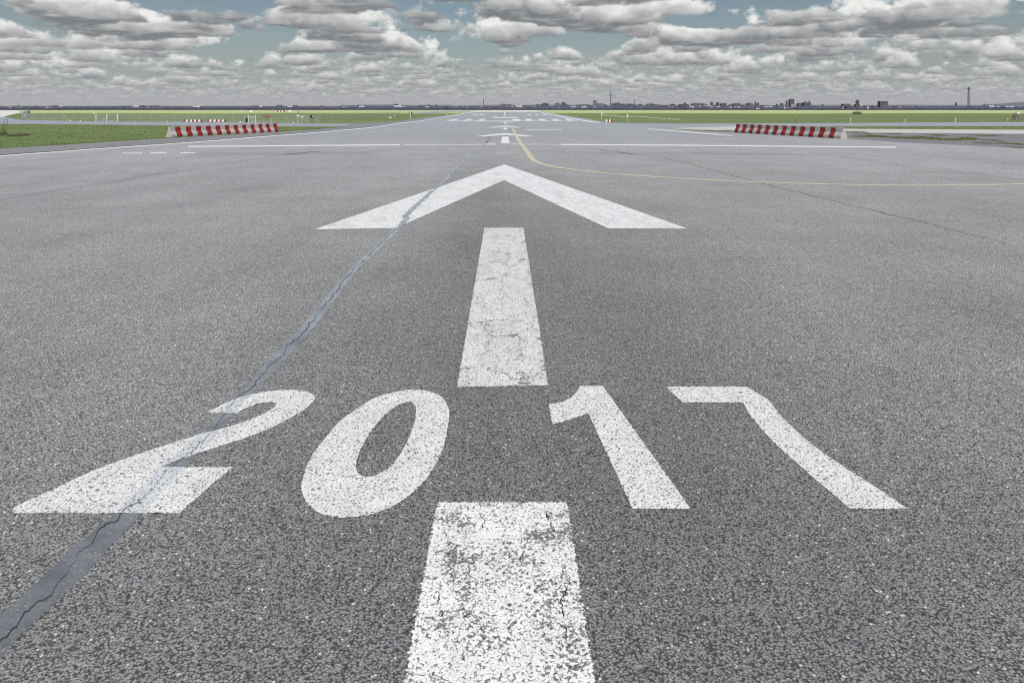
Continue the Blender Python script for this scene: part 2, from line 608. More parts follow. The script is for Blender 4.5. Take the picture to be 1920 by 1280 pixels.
def sheet(name, px, z, mat, extra=None):
    pts = [G(*p) for p in px] + [Vector(e) for e in (extra or [])]
    return from_bm(name, fill_poly([pts], z), mat)


def ribbon(px, width, z, world=False, wob=0.0, seed=1):
    """a painted line or joint of given width (m, or a list) along pixel points"""
    pts = [Vector((p.x, p.y)) for p in ([G(*p) for p in px] if not world else px)]
    rnd = random.Random(seed)
    bm = bmesh.new()
    prev = None
    for i, p in enumerate(pts):
        d = (pts[min(i + 1, len(pts) - 1)] - pts[max(i - 1, 0)]).normalized()
        nrm = Vector((-d.y, d.x))
        w = width[i] if isinstance(width, (list, tuple)) else width
        a = p + nrm * (w / 2 + rnd.gauss(0, wob))
        b = p - nrm * (w / 2 + rnd.gauss(0, wob))
        cur = (bm.verts.new((a.x, a.y, z)), bm.verts.new((b.x, b.y, z)))
        if prev:
            bm.faces.new((prev[1], cur[1], cur[0], prev[0]))
        prev = cur
    for f in bm.faces:
        f.normal_update()
        if f.normal.z < 0:
            f.normal_flip()
    return bm


def hband(px_pts, th, z):
    """a line seen across the view: pixel points and pixel thickness"""
    up = [G(x, y - th / 2) for x, y in px_pts]
    dn = [G(x, y + th / 2) for x, y in reversed(px_pts)]
    return fill_poly([up + dn], z)


# ------------------------------------------------------------------ ground sheets
def struct(o):
    o['kind'] = 'structure'
    return o


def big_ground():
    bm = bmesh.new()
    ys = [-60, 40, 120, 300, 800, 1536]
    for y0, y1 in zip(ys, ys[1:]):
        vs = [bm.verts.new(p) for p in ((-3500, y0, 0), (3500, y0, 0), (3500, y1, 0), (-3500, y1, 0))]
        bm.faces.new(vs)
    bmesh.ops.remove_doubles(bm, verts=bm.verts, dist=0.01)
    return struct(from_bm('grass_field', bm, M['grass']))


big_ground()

M['far_ground'] = simple_mat('far wooded land', (0.055, 0.062, 0.075), 0.95, 0.3, 0.004)  # bluish distance haze is part of this colour
bm = bmesh.new()
bm.faces.new([bm.verts.new(p) for p in ((-30000, 1536, -0.5), (30000, 1536, -0.5), (30000, 30000, -0.5), (-30000, 30000, -0.5))])
struct(from_bm('far_ground', bm, M['far_ground']))

run_px = [(-520, 318), (-260, 298), (0, 278), (100, 272.5), (200, 266), (300, 259.5), (420, 253), (522, 247), (590, 242.5), (647, 237.5),
          (652, 233), (660, 231), (710, 230.4), (747.5, 227.5), (772, 223.7), (810, 218.7), (847, 215), (879, 210.6), (902, 208.2),
          (1006, 208.2), (1016, 209.5), (1040, 213.5), (1080, 219.8), (1103, 223.4), (1126, 227.4), (1149, 230.3), (1190, 236), (1246, 241),
          (1310, 246), (1375, 249), (1583, 260), (1686, 267), (1920, 278), (2180, 292), (2440, 310)]
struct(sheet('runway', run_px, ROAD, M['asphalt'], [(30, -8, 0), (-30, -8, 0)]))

# left shoulder between the edge line and the grass
LEDGE = [(-400, 322), (0, 292), (100, 285), (200, 277.5), (300, 271), (400, 263.7), (475, 257.5), (590, 248.7), (697.5, 239), (747, 231), (785, 227),
         (835, 219), (885, 210.6)]
sh = [(-400, 308.8), (0, 278.2), (100, 272.7), (200, 266.2), (300, 259.7), (420, 253.2), (522, 247.2), (590, 242.7), (647, 237.8), (652, 233.3), (662, 231.3), (710, 230.6),
      (747.5, 227.8), (772, 224), (810, 219), (847, 215.2), (879, 210.8)]
struct(sheet('runway_shoulder', sh + [(x, y - 0.4) for x, y in reversed(LEDGE)], ROAD + 0.004, M['asphalt_shoulder']))
struct(sheet('taxiway_left', [(-900, 214), (0, 219), (40, 225), (175, 228), (375, 229.2), (477, 230), (640, 232), (656, 231.5), (650, 237), (647, 237.5), (565, 237), (312, 235.5), (150, 233.3), (0, 232.5), (-900, 229)],
             0.016, M['asphalt_pale']))
struct(sheet('apron', [(-900, 207.3), (36, 207.6), (37, 211.5), (20, 215.5), (8, 218.5), (10, 224), (-900, 219)], 0.012, M['bright_concrete']))
struct(sheet('road_right', [(1149, 230.3), (1298, 232), (1480, 231.4), (1700, 230), (1920, 229), (2500, 226.5), (2500, 234), (1920, 236.5), (1582, 237), (1380, 236.8), (1246, 240.5), (1192, 236.3)],
             0.016, M['asphalt_pale']))
struct(sheet('concrete_path', [(1246, 240.8), (1380, 236), (1480, 239.5), (1582, 241.6), (1920, 243.5), (2500, 247), (2500, 256), (1920, 251), (1582, 248.3), (1400, 246.3), (1312, 243.6)],
             0.012, M['concrete']))
struct(sheet('old_apron', [(1312, 243.8), (1400, 246.1), (1582, 248.1), (1920, 250.8), (2500, 255.7), (2500, 315), (2180, 292.3), (1920, 278.3), (1686, 267.3), (1583, 260.3), (1375, 249.3), (1310, 246.3)],
             0.008, M['asphalt_weedy']))
struct(sheet('runway_end', [(893, 208.0), (1006, 208.0), (1016, 209.8), (1000, 210.1), (900, 210.1), (880, 210.3)], ROAD + 0.02, M['bright_concrete']))  # sunlit runway end, drawn as a brighter colour
struct(sheet('far_runway_strip', [(-1200, 207.05), (3200, 207.05), (3200, 207.5), (1010, 207.5), (1006, 207.9), (880, 207.9), (800, 207.6), (-1200, 207.4)], 0.02, M['bright_concrete']))
struct(sheet('far_taxiway', [(784, 211.2), (800, 209.7), (836, 208.8), (890, 208.4), (880, 209.3), (850, 210.3), (815, 212.6), (784, 213.2)], 0.02, M['asphalt_pale']))

# ------------------------------------------------------------------ joints and tar seam
SE = ROAD + 0.002
seam_l = [(-140, 1340), (0, 1151), (69, 1091), (138, 1024), (217, 963), (300, 876), (371, 815), (433, 750), (461, 727), (489, 690), (570, 606), (655, 505), (700, 466), (738, 429)]
seam_r = [(-140, 1430), (0, 1229), (83, 1151), (138, 1096), (203, 1031), (267, 963), (335, 888), (394, 824), (438, 775), (484, 727), (521, 690), (596, 606), (670, 505), (712, 466), (752, 429)]


def resample(pts, n):
    L = [0]
    for a, b in zip(pts, pts[1:]):
        L.append(L[-1] + (Vector(b[:2]) - Vector(a[:2])).length)
    out = []
    for k in range(n):
        t = L[-1] * k / (n - 1)
        i = max(j for j in range(len(L) - 1) if L[j] <= t + 1e-9)
        f = (t - L[i]) / max(1e-9, L[i + 1] - L[i])
        out.append(Vector(pts[i][:2]).lerp(Vector(pts[i + 1][:2]), min(1, f)))
    return out


def frayed(pts, n, amp, sc, seed):
    out = []
    for i, p in enumerate(pts):
        d = (pts[min(i + 1, len(pts) - 1)] - pts[max(i - 1, 0)]).normalized()
        nrm = Vector((-d.y, d.x))
        k = mnoise.fractal(Vector((p.x * sc, p.y * sc, seed * 3.7)), 0.6, 2.1, 5) + 0.9 * mnoise.noise(Vector((p.x * 45, p.y * 45, seed)))
        out.append(p + nrm * k * amp)
    return out


def strip_between(a, b, z):
    bm = bmesh.new()
    va = [bm.verts.new((p.x, p.y, z)) for p in a]
    vb = [bm.verts.new((p.x, p.y, z)) for p in b]
    for i in range(len(a) - 1):
        bm.faces.new((va[i], vb[i], vb[i + 1], va[i + 1]))
    for f in bm.faces:
        f.normal_update()
        if f.normal.z < 0:
            f.normal_flip()
    return bm


NS = 700
la = frayed(resample([G(*p) for p in seam_l], NS), NS, 0.012, 5.0, 1)
rb_ = frayed(resample([G(*p) for p in seam_r], NS), NS, 0.012, 5.0, 2)
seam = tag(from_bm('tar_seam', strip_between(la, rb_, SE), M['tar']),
           'long grey tar repair seam running diagonally across the runway, cracked along its middle', 'tar seam')
cl, cr = [], []
rnd = random.Random(5)
for i in range(NS):
    t = 0.42 + 0.32 * mnoise.fractal(Vector((la[i].x * 1.6, la[i].y * 1.6, 9)), 0.45, 2.2, 7) + 0.06 * math.sin(i * 0.05)
    t = min(0.9, max(0.06, t))
    c = la[i].lerp(rb_[i], t)
    w = max(0.0012, 0.0045 * (0.85 + 1.5 * mnoise.noise(Vector((la[i].x * 2.3, la[i].y * 2.3, 31)))))
    d = (rb_[i] - la[i]).normalized()
    cl.append(c - d * w)
    cr.append(c + d * w)
from_bm('crack', strip_between(cl, cr, SE + 0.0035), M['crack'], seam)

# the same seam where it crosses the arrow and runs on beyond it
over = [(738, 431), (750, 424), (766, 401), (778, 388), (800, 366), (821, 350), (833, 340), (848, 322), (862, 308), (886, 288), (892, 280)]
pts = resample([G(*p) for p in over], 160)
wl = [0.13 - 0.02 * (i / 159) for i in range(160)]
pts = frayed(pts, 160, 0.05, 0.8, 4)
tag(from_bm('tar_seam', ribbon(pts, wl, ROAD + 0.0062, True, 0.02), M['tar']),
    'narrow grey tar seam lying over the left wing of the big white arrow', 'tar seam')
pts = frayed(resample([G(*p) for p in [(905, 272), (914, 264), (921, 257), (929, 252)]], 60), 60, 0.25, 0.4, 6)
tag(from_bm('tar_seam', ribbon(pts, 0.10, SE, True, 0.02), M['dark_seam']),
    'thin dark seam left of the second arrow tail, beyond the long white cross line', 'tar seam')

pts = resample([G(*p) for p in [(-200, 409), (0, 375.5), (135, 353), (271, 331), (406, 311), (515, 292.5), (600, 284), (690, 277)]], 120)
w = [0.035] * 120
tag(from_bm('paving_joint', ribbon(frayed(pts, 120, 0.03, 0.5, 7), w, SE + 0.0015, True, 0.004), M['pale_seam']),
    'thin pale straight paving joint at the left of the runway', 'paving joint')
q = [Vector((p.x - 0.07, p.y + 0.10)) for p in pts]
o = from_bm('joint_stain', ribbon(q, 0.22, SE, True, 0.03), M['asphalt_patch'])
tag(o, 'dark stained strip along the pale paving joint at the left', 'stain')
for i, (px, lb, wd) in enumerate([
        ([(1233, 293), (1300, 309), (1413, 339), (1477.6, 355.6), (1632, 392.7), (1784, 431), (1920, 464), (2100, 510)], 'dark paving joint crossing under the yellow line on the right of the runway', 0.07),
        ([(1560, 291), (1639, 304), (1720, 314), (1920, 337)], 'thin dark paving joint beyond the yellow line, far right of the runway', 0.07),
        ([(1088, 276), (1160, 285), (1190, 290)], 'short dark joint just right of the yellow line bend', 0.14),
        ([(1245, 256), (1330, 263), (1420, 270)], 'thin dark joint running toward the right striped barrier', 0.16)]):
    pts = frayed(resample([G(*p) for p in px], 140), 140, 0.10, 0.5, 11 + i)
    ww = [max(0.01, wd * (0.7 + 0.9 * mnoise.noise(Vector((p.x * 0.6, p.y * 0.6, i * 5.0))))) for p in pts]
    tag(from_bm('paving_joint', ribbon(pts, ww, SE, True, 0.01), M['dark_seam']), lb, 'paving joint')
for px, lb in [([(1085, 285), (1330, 285.2), (1560, 289.5), (1560, 291), (1330, 290), (1100, 290)], 'bluish asphalt repair patch right of the yellow line'),
               ([(350, 287), (520, 284), (700, 283), (690, 287), (560, 290), (380, 292)], 'dark asphalt repair patch left, just below the long white cross line')]:
    o = sheet('asphalt_patch', px, SE, M['asphalt_patch'])
    tag(o, lb, 'patch')

# ------------------------------------------------------------------ painted markings
PZ = ROAD + 0.004


def W(pts):
    return [G(*p) for p in pts]


def zoomed(pts, x0, y0, k):
    return [(x0 + a * k, y0 + b * k) for a, b in pts]


two = zoomed([(843, 181), (900, 150), (960, 125), (1020, 108), (1090, 95), (1160, 90), (1215, 91), (1255, 99), (1276, 111), (1281, 125), (1270, 143), (1245, 165), (1210, 188), (1160, 215),
              (1110, 240), (1060, 262), (1000, 285), (940, 304), (860, 330), (780, 356), (720, 377), (655, 404), (945, 404), (728, 591), (58, 591), (50, 584), (53, 573), (72, 559), (110, 542), (170, 515),
              (250, 478), (340, 435), (440, 394), (540, 358), (640, 325), (740, 293), (800, 273), (870, 256), (940, 236), (1000, 217), (1050, 197), (1090, 177), (1115, 161), (1124, 150), (1118, 142),
              (1100, 139), (1070, 141), (1040, 149), (1010, 160), (985, 172), (962, 186)], 0, 690, 0.4611)
zero_o = [(640, 788), (695, 750), (732, 737.5), (764.5, 731.5), (792, 732), (815, 737.5), (831, 747.6), (840.6, 763.8), (842, 782), (839, 805), (833, 833), (822, 860.6), (806, 888), (783, 916),
          (750.7, 941), (718, 957.5), (686, 966.7), (658, 970), (640, 971), (613, 966.7), (595, 960), (576, 943.6), (567, 925), (566, 906.7), (572, 883.7), (582, 860.6), (599, 835), (618, 812)]
zero_i = [(767, 753.6), (776, 757.8), (780, 768), (778, 787), (771, 810), (761, 833), (746, 858), (727.6, 879), (709, 889), (693, 894), (679, 893), (670, 886), (667.7, 874), (671, 856), (681.5, 833),
          (695, 810), (711.5, 789), (727.6, 773), (746, 760.5)]
one = [(1028.7, 758), (1053, 754), (1072, 745), (1082, 734), (1087.7, 724), (1130, 724), (1295.5, 954.4), (1186, 954.4), (1103, 775), (1072, 786.5), (1053, 792), (1036, 795.4)]
seven = [(1247.6, 725.4), (1400, 725), (1440.7, 750), (1450, 762), (1460, 776), (1479, 795), (1508, 822), (1551, 855), (1603.5, 889), (1656, 923), (1702.7, 954.4), (1594, 954.4), (1565, 929.5), (1508, 881.6),
         (1455, 833.7), (1421.5, 797.8), (1404.8, 776), (1392.8, 754.7), (1279.7, 755)]


def mark(name, loops, mat, label, cat, step=0.012, amp=0.0022, z=PZ, group=None, seed=3):
    lps = [jitter(l, step, amp, seed + i) for i, l in enumerate(loops)] if step else loops
    return tag(from_bm(name, fill_poly(lps, z), mat), label, cat, group)


d2 = mark('painted_digit', [W(two)], M['digit_paint'], 'big white digit 2 painted on the asphalt, crossed by the tar seam', 'painted digit')
mark('painted_digit', [W(smooth_loop(zero_o)), W(smooth_loop(zero_i))], M['digit_paint'], 'big white slanted digit 0 painted on the asphalt, left of the worn centre stripe', 'painted digit')
mark('painted_digit', [W(one)], M['digit_paint'], 'big white digit 1 painted on the asphalt, right of the centre stripes', 'painted digit')
mark('painted_digit', [W(seven)], M['digit_paint'], 'big white digit 7 painted on the asphalt, last of the year at the right', 'painted digit')
# smoother paint where the digit 2 runs over the tar seam
def clip_seam():
    from mathutils.geometry import delaunay_2d_cdt
    tw = [Vector((p.x, p.y)) for p in W(two)]
    sel = [i for i in range(NS) if 3.2 < la[i].y < 6.6]
    sl = [la[i] for i in sel] + [rb_[i] for i in reversed(sel)]
    nt_, ns = len(tw), len(sl)
    verts = tw + sl
    edges = [(i, (i + 1) % nt_) for i in range(nt_)] + [(nt_ + i, nt_ + (i + 1) % ns) for i in range(ns)]
    v, e, f, ov, oe, of = delaunay_2d_cdt(verts, edges, [], 0, 1e-6)

    def inside(p, poly):
        c = False
        n = len(poly)
        for i in range(n):
            a, b = poly[i], poly[i - 1]
            if (a.y > p.y) != (b.y > p.y) and p.x < (b.x - a.x) * (p.y - a.y) / (b.y - a.y) + a.x:
                c = not c
        return c
    bm = bmesh.new()
    vs = [bm.verts.new((p.x, p.y, PZ + 0.0012)) for p in v]
    for t in f:
        c = (v[t[0]] + v[t[1]] + v[t[2]]) / 3
        if inside(c, tw) and inside(c, sl):
            ff = bm.faces.new([vs[i] for i in t])
            ff.normal_update()
            if ff.normal.z < 0:
                ff.normal_flip()
    for x in [x for x in bm.verts if not x.link_faces]:
        bm.verts.remove(x)
    return bm


from_bm('smooth_paint', clip_seam(), M['seam_digit'], d2)

st1 = mark('centre_stripe', [W([(820, 942), (1063, 942), (1115, 1280), (1142, 1420), (730, 1420), (757, 1280)])], M['worn_paint'],
     'worn white centre stripe at the bottom of the photo, paint flaked between the stones', 'centre stripe', 0.008, 0.0055)
for i, (px, wd) in enumerate([([(829, 1100), (821, 1122), (824, 1140), (832, 1158), (830, 1172), (837, 1190)], 0.010), ([(1020, 958), (1030, 972), (1038, 994), (1034, 1006)], 0.014),
                           ([(1053, 1052), (1062, 1080), (1064, 1102), (1054, 1128), (1056, 1148), (1061, 1168), (1058, 1200), (1064, 1226)], 0.011), ([(895, 1128), (884, 1146), (871, 1158), (866, 1176)], 0.010),
                           ([(834, 1000), (840, 1014), (852, 1020)], 0.016), ([(902, 960), (910, 980), (899, 995)], 0.008), ([(985, 1030), (975, 1052), (990, 1066)], 0.010)]):
    pts = frayed(resample([G(*p) for p in px], 60), 60, 0.012, 14.0, 40 + i)
    ww = [max(0.0015, 0.7 * wd * (0.6 + 1.3 * mnoise.noise(Vector((p.x * 19, p.y * 19, i * 4.0)))) * math.sin(math.pi * (j + 1) / 61) ** 0.4) for j, p in enumerate(pts)]
    from_bm('crack', ribbon(pts, ww, PZ + 0.0012, True, 0.0015), M['crack'], st1)
mark('centre_stripe', [W([(908, 427.7), (981.5, 427), (1028, 723), (857, 726)])], M['dash_paint'],
     'long white centre stripe between the digits and the big arrow, finely cracked', 'centre stripe', 0.010, 0.004)
mark('painted_arrow', [W([(946, 308.6), (1290, 429), (1140, 428.5), (945, 338), (742, 428), (589.7, 430.2)])], M['arrow_paint'],
     'biggest white arrow head on the runway, nearest, its left wing cut by a tar seam', 'painted arrow', 0.03, 0.006)
mark('painted_arrow', [W([(946.7, 249.7), (1001.5, 255.5), (985, 256.1), (946.7, 252.8), (908, 256.1), (891, 255.6)])], M['far_paint'],
     'second white arrow head, just beyond the long white cross line', 'painted arrow', 0)
mark('painted_arrow', [W([(946.7, 235.8), (976.7, 239.2), (967, 239.6), (946.7, 237.6), (927, 239.6), (917.5, 239)])], M['far_paint'],
     'third white arrow head along the runway, smaller than the second', 'painted arrow', 0)
mark('painted_arrow', [W([(947, 228.1), (965.8, 229.9), (959, 230.0), (947, 228.9), (938, 230.0), (931.7, 229.8)])], M['far_paint'],
     'smallest and farthest white arrow head, before the threshold bars', 'painted arrow', 0)
mark('centre_stripe', [W([(941.5, 256.4), (953, 256.4), (955.7, 269), (939.2, 269)])], M['far_paint'], 'short white centre stripe under the second arrow head', 'centre stripe', 0)
mark('centre_stripe', [W([(944.3, 239.6), (950.5, 239.6), (951.2, 243), (943.8, 243)])], M['far_paint'], 'small white centre stripe under the third arrow head', 'centre stripe', 0)
mark('centre_stripe', [W([(945, 230.3), (949.8, 230.3), (950.2, 232.1), (945, 232.1)])], M['far_paint'], 'tiny white centre stripe under the farthest arrow head', 'centre stripe', 0)
mark('centre_stripe', [W([(946.1, 209.6), (947.6, 209.6), (947.3, 216), (945.3, 216)])], M['far_paint'], 'narrow white centre line at the far end of the runway', 'centre stripe', 0)
mark('centre_stripe', [W([(944.6, 217), (946.9, 217), (946.9, 218.6), (944.3, 218.6)])], M['far_paint'], 'tiny white centre dash beyond the blotchy tyre mark', 'centre stripe', 0)
keys = [(838, 850, 855, 862.5, 'leftmost'), (866, 878, 879, 887, 'second from the left'), (893.5, 905, 903.5, 911.5, 'third from the left, fading'),
        (962.5, 975, 960, 973.5, 'brightest, right of the centre line'), (987.5, 1000, 984, 995, 'fifth from the left'), (1015, 1027, 1008, 1018, 'third from the right, faded'),
        (1040, 1053, 1032, 1043, 'second from the right, faded'), (1065, 1076.5, 1056.5, 1065, 'rightmost, faded')]
for i, (a, b, c, d, lb) in enumerate(keys):
    mark('threshold_bar', [W([(c, 223.3), (d, 223.3), (b, 226.4), (a, 226.4)])], M['far_paint'] if i in (3, 4, 0, 1) else M['arrow_paint'],
         'white threshold bar, ' + lb + ' of the near row', 'threshold bar', 0, group='threshold bars of the near row')
for a, b, lb in [(890, 898, 'leftmost'), (901.5, 910, 'second from the left'), (986.5, 993.5, 'third from the left'), (1001, 1006.5, 'fourth from the left'), (1014, 1021.5, 'rightmost')]:
    mark('threshold_bar', [W([(a, 214.4), (b, 214.4), (b + (b - 945) * 0.09, 215.8), (a + (a - 945) * 0.09, 215.8)])], M['arrow_paint'],
         'small white bar, ' + lb + ' of the far row', 'threshold bar', 0, group='touchdown bars of the far row')
tag(from_bm('cross_line', hband([(838, 227.2), (945, 226.9), (1082, 227.2)], 0.7, PZ), M['far_paint']), 'thin white cross line at the foot of the threshold bars', 'painted line')
mark('faded_marking', [W([(922, 220.2), (930, 219.0), (936, 220.0), (950, 219.6), (963, 219.3), (974, 219.8), (970, 221), (955, 221.2), (935, 221.4), (924, 221.1)])], M['arrow_paint'],
     'blotchy white tyre worn marking just beyond the threshold bars', 'faded marking', 0)
mark('faded_marking', [W([(893, 286.4), (977, 286.4), (947, 290.8)])], M['faint_paint'], 'faint grey triangle, rest of an erased arrow above the big arrow', 'faded marking', 0.05, 0.02)
mark('faded_marking', [W([(1866, 321), (1990, 318.5), (1990, 325), (1890, 325)])], M['faint_paint'], 'faint white smear at the right edge of the runway', 'faded marking', 0.1, 0.12)
for pts, th, mt, lb in [
        ([(352, 275.2), (440, 274.3), (600, 273), (750, 271.8)], 2.0, 'far_paint', 'long white cross line, left half, from the edge line toward the centre'),
        ([(757, 271.7), (904, 271.1)], 1.0, 'arrow_paint', 'thin worn stretch of the long cross line left of the centre'),
        ([(907, 270.7), (929, 270.5)], 1.5, 'far_paint', 'bright short piece of the cross line just left of the second arrow tail'),
        ([(958, 270.6), (1052, 271.0)], 0.8, 'arrow_paint', 'worn thin piece of the cross line under the yellow line'),
        ([(1052, 271.2), (1250, 272.4), (1450, 274.2), (1680, 276.3)], 2.0, 'far_paint', 'long white cross line, right half, ending before the right barrier'),
        ([(988, 243.3), (1053, 243.4)], 0.9, 'arrow_paint', 'short thin white line right of the third arrow'),
        ([(840, 243), (858, 243.1)], 0.9, 'faint_paint', 'tiny faint white line left of the third arrow')]:
    tag(from_bm('cross_line', hband(pts, th, PZ), M[mt]), lb, 'painted line')
for a, b, y, lb in [(229, 267, 287.4, 'left'), (282, 312, 286.9, 'middle'), (338, 366, 286.7, 'right')]:
    tag(from_bm('short_dash', hband([(a, y + 0.2), (b, y - 0.2)], 1.5, PZ), M['far_paint']), lb + ' one of three short white dashes below the left edge line', 'painted dash', 'three short white dashes')
names = ['nearest, at the left border', 'second nearest', 'third nearest', 'fourth nearest', 'fifth nearest', 'sixth nearest', 'farthest']
for i, (a, b) in enumerate([((0, 315), (16, 314.4)), ((35, 310.7), (72, 309)), ((89, 306.3), (125, 304.2)), ((138, 301.7), (173, 299.8)), ((181, 298.2), (214, 296)), ((219, 294), (241, 292.5)), ((258, 290.2), (281, 288.3))]):
    tag(from_bm('thin_dash', ribbon([a, b], 0.07, PZ), M['arrow_paint']), 'thin white dash of the broken line at the left, ' + names[i], 'painted dash', 'thin dashes of the broken line')


def tapered(px, z):
    """line outline from (column, row, pixel thickness)"""
    return fill_poly([[G(x, y - t / 2) for x, y, t in px] + [G(x, y + t / 2) for x, y, t in reversed(px)]], z)


th = [3.8, 3.2, 2.8, 2.6, 2.4, 2.3, 2.2, 2.0, 1.7, 1.6, 1.4, 1.1, 0.7]
tag(from_bm('edge_line', tapered([(x, y, t) for (x, y), t in zip(LEDGE, th)], PZ), M['far_paint']), 'white left edge line of the runway passing in front of the left barrier', 'edge line')
tag(from_bm('edge_line', tapered([(1008, 209.2, .5), (1033, 215, 1.1), (1067, 221.7, 1.5), (1108, 228.3, 1.8), (1124, 230.6, 0.8)], PZ), M['far_paint']), 'white right edge line at the far part of the runway', 'edge line')
tag(from_bm('edge_line', tapered([(1214, 241.7, 1.0), (1300, 248.6, 1.6), (1374, 254.6, 1.2)], PZ), M['far_paint']), 'white right edge line piece left of the right striped barrier', 'edge line')
pl = smooth_loop([G(*p) for p in [(961, 241), (968.3, 255.8), (976.7, 269), (990, 286.7), (998, 298.3), (1006.7, 304), (1025, 309.7), (1050, 314.7), (1087, 319.5), (1150, 326), (1250, 333), (1350, 338.5),
                                  (1430, 342), (1500, 344.2), (1600, 346.5), (1700, 347.6), (1800, 347.3), (1920, 345), (2100, 339)]], False, 10)
tag(from_bm('guide_line', ribbon(pl, 0.26, PZ + 0.0012, True, 0.006), M['yellow_paint']), 'yellow taxi guide line curving away to the right', 'guide line')

# ------------------------------------------------------------------ striped barriers
M['barrier_concrete'] = simple_mat('barrier concrete', (0.43, 0.42, 0.40), 0.85, 0.14, 1.3, bump=0.01)
M['barrier_red'] = simple_mat('barrier red paint', (0.25, 0.022, 0.018), 0.6, 0.25, 1.6)
M['small_white'] = simple_mat('white plastic', (0.72, 0.71, 0.70), 0.5, 0.06, 2.0)
M['small_red'] = simple_mat('dark red plastic', (0.20, 0.035, 0.045), 0.5, 0.1, 2.0)
M['dark_metal'] = simple_mat('dark metal', (0.03, 0.032, 0.035), 0.6)
M['black'] = simple_mat('black plastic', (0.012, 0.012, 0.013), 0.6)
M['galvanised'] = simple_mat('galvanised steel', (0.45, 0.48, 0.52), 0.5, 0.1, 4.0, 0.3)
M['white_metal'] = simple_mat('white painted steel', (0.74, 0.77, 0.78), 0.5, 0.06)
M['sign_red'] = simple_mat('red brown sheet', (0.26, 0.10, 0.075), 0.7, 0.2, 2.0)
M['orange'] = simple_mat('orange plastic', (0.55, 0.25, 0.05), 0.5)
M['lamp_red'] = simple_mat('red plastic', (0.42, 0.05, 0.03), 0.5)
M['old_wood'] = simple_mat('grey weathered wood', (0.22, 0.21, 0.18), 0.85, 0.3, 3.0)
M['twig'] = simple_mat('bare twigs', (0.16, 0.14, 0.11), 0.9, 0.3)
M['dry'] = simple_mat('dry brown stalks', (0.12, 0.10, 0.07), 0.9, 0.3)
M['tape'] = simple_mat('white barrier tape', (0.75, 0.75, 0.74), 0.6)

PROF = [(-0.31, 0.0), (-0.31, 0.24), (-0.125, 0.54), (-0.10, 0.885), (-0.085, 0.90), (0.085, 0.90), (0.10, 0.885), (0.125, 0.54), (0.31, 0.24), (0.31, 0.0)]


def long_barrier(p_near, p_far, side, first, nred, label):
    """continuous run of profiled concrete barrier; side=+1 when the camera side is +x of the run"""
    d = Vector((p_far.x - p_near.x, p_far.y - p_near.y))
    L = d.length
    d = d / L
    unit = L / (first + 2 * nred - 1)
    nx = Vector((d.y, -d.x))            # right of the run
    c0 = Vector((p_near.x, p_near.y)) - nx * side * 0.31
    ang = math.atan2(d.y, d.x) - math.pi / 2
    root = thing('striped_barrier', label, 'barrier', (c0.x, c0.y, ROAD), ang)
    bm = bmesh.new()
    cuts = [0.0, first * unit]
    for i in range(2 * nred - 1):
        cuts.append(cuts[-1] + unit)
    rnd = random.Random(int(L * 10))
    rings = []
    for k, y in enumerate(cuts):
        yy = y + (rnd.uniform(-0.02, 0.02) if 0 < k < len(cuts) - 1 else 0)
        rings.append([bm.verts.new((x, yy, z)) for x, z in PROF])
    for k in range(len(cuts) - 1):
        red = (k % 2 == 1)
        for i in range(len(PROF) - 1):
            f = bm.faces.new((rings[k][i], rings[k + 1][i], rings[k + 1][i + 1], rings[k][i + 1]))
            if red and i not in (4,):
                f.material_index = 1
    bm.faces.new(rings[0])
    bm.faces.new(list(reversed(rings[-1])))
    bmesh.ops.recalc_face_normals(bm, faces=bm.faces)
    from_bm('concrete_run', bm, [M['barrier_concrete'], M['barrier_red']], root)
    # lifting holes in the white fields
    for k in (3, 5, 8, 10):
        bm = bmesh.new()
        y = cuts[min(2 * k, len(cuts) - 2)] + unit * 0.5
        tube(bm, (side * 0.09, y, 0.58), (side * 0.125, y, 0.58), 0.035, n=10)
        from_bm('lifting_hole', bm, M['black'], root)
    return root


long_barrier(G(322.5, 258.3), G(522.3, 247.6), 1, 0.9, 12, 'long left concrete barrier with red and white stripes beside the grass')
long_barrier(G(1576.2, 260.6), G(1377, 248.8), -1, 1.25, 12, 'long right concrete barrier with red and white stripes before the weedy apron')


def small_barrier(x0, x1, yb, yt, pattern, label, group=None):
    Y = F * H / (yb - YH)
    w = (x1 - x0) / F * Y
    h = (yb - yt) / F * Y
    p = A(x0, Y, 0.02)
    n = len(pattern)
    root = thing('plastic_barrier', label, 'barrier', p, 0, group)
    for i, c in enumerate(pattern):
        bm = bmesh.new()
        u = w / n
        x = i * u
        prof = [(-0.24, 0), (-0.24, h * 0.2), (-0.12, h * 0.45), (-0.10, h), (0.10, h), (0.12, h * 0.45), (0.24, h * 0.2), (0.24, 0)]
        r0 = [bm.verts.new((x + 0.01, y, z)) for y, z in prof]
        r1 = [bm.verts.new((x + u - 0.01, y, z)) for y, z in prof]
        for k in range(len(prof) - 1):
            bm.faces.new((r0[k], r1[k], r1[k + 1], r0[k + 1]))
        bm.faces.new(r0)
        bm.faces.new(list(reversed(r1)))
        bmesh.ops.recalc_face_normals(bm, faces=bm.faces)
        from_bm('barrier_block', bm, M['small_red'] if c == 'r' else M['small_white'], root)
    return root


small_barrier(345, 380, 228.9, 224.5, 'rwrwrwrwr', 'low row of white and dark red plastic barriers, left of two behind the left barrier')
small_barrier(389.5, 424, 228.7, 224.3, 'rwrwrwrwr', 'low row of dark red and white plastic barriers, right of two behind the left barrier')
small_barrier(1135.5, 1148, 228.6, 224.4, 'wrwr', 'small white and red plastic barrier at the right runway edge')
small_barrier(520, 534, 210.6, 207.4, 'rwrwr', 'tiny white and dark red barrier far out on the sunlit grass')

# ------------------------------------------------------------------ fences


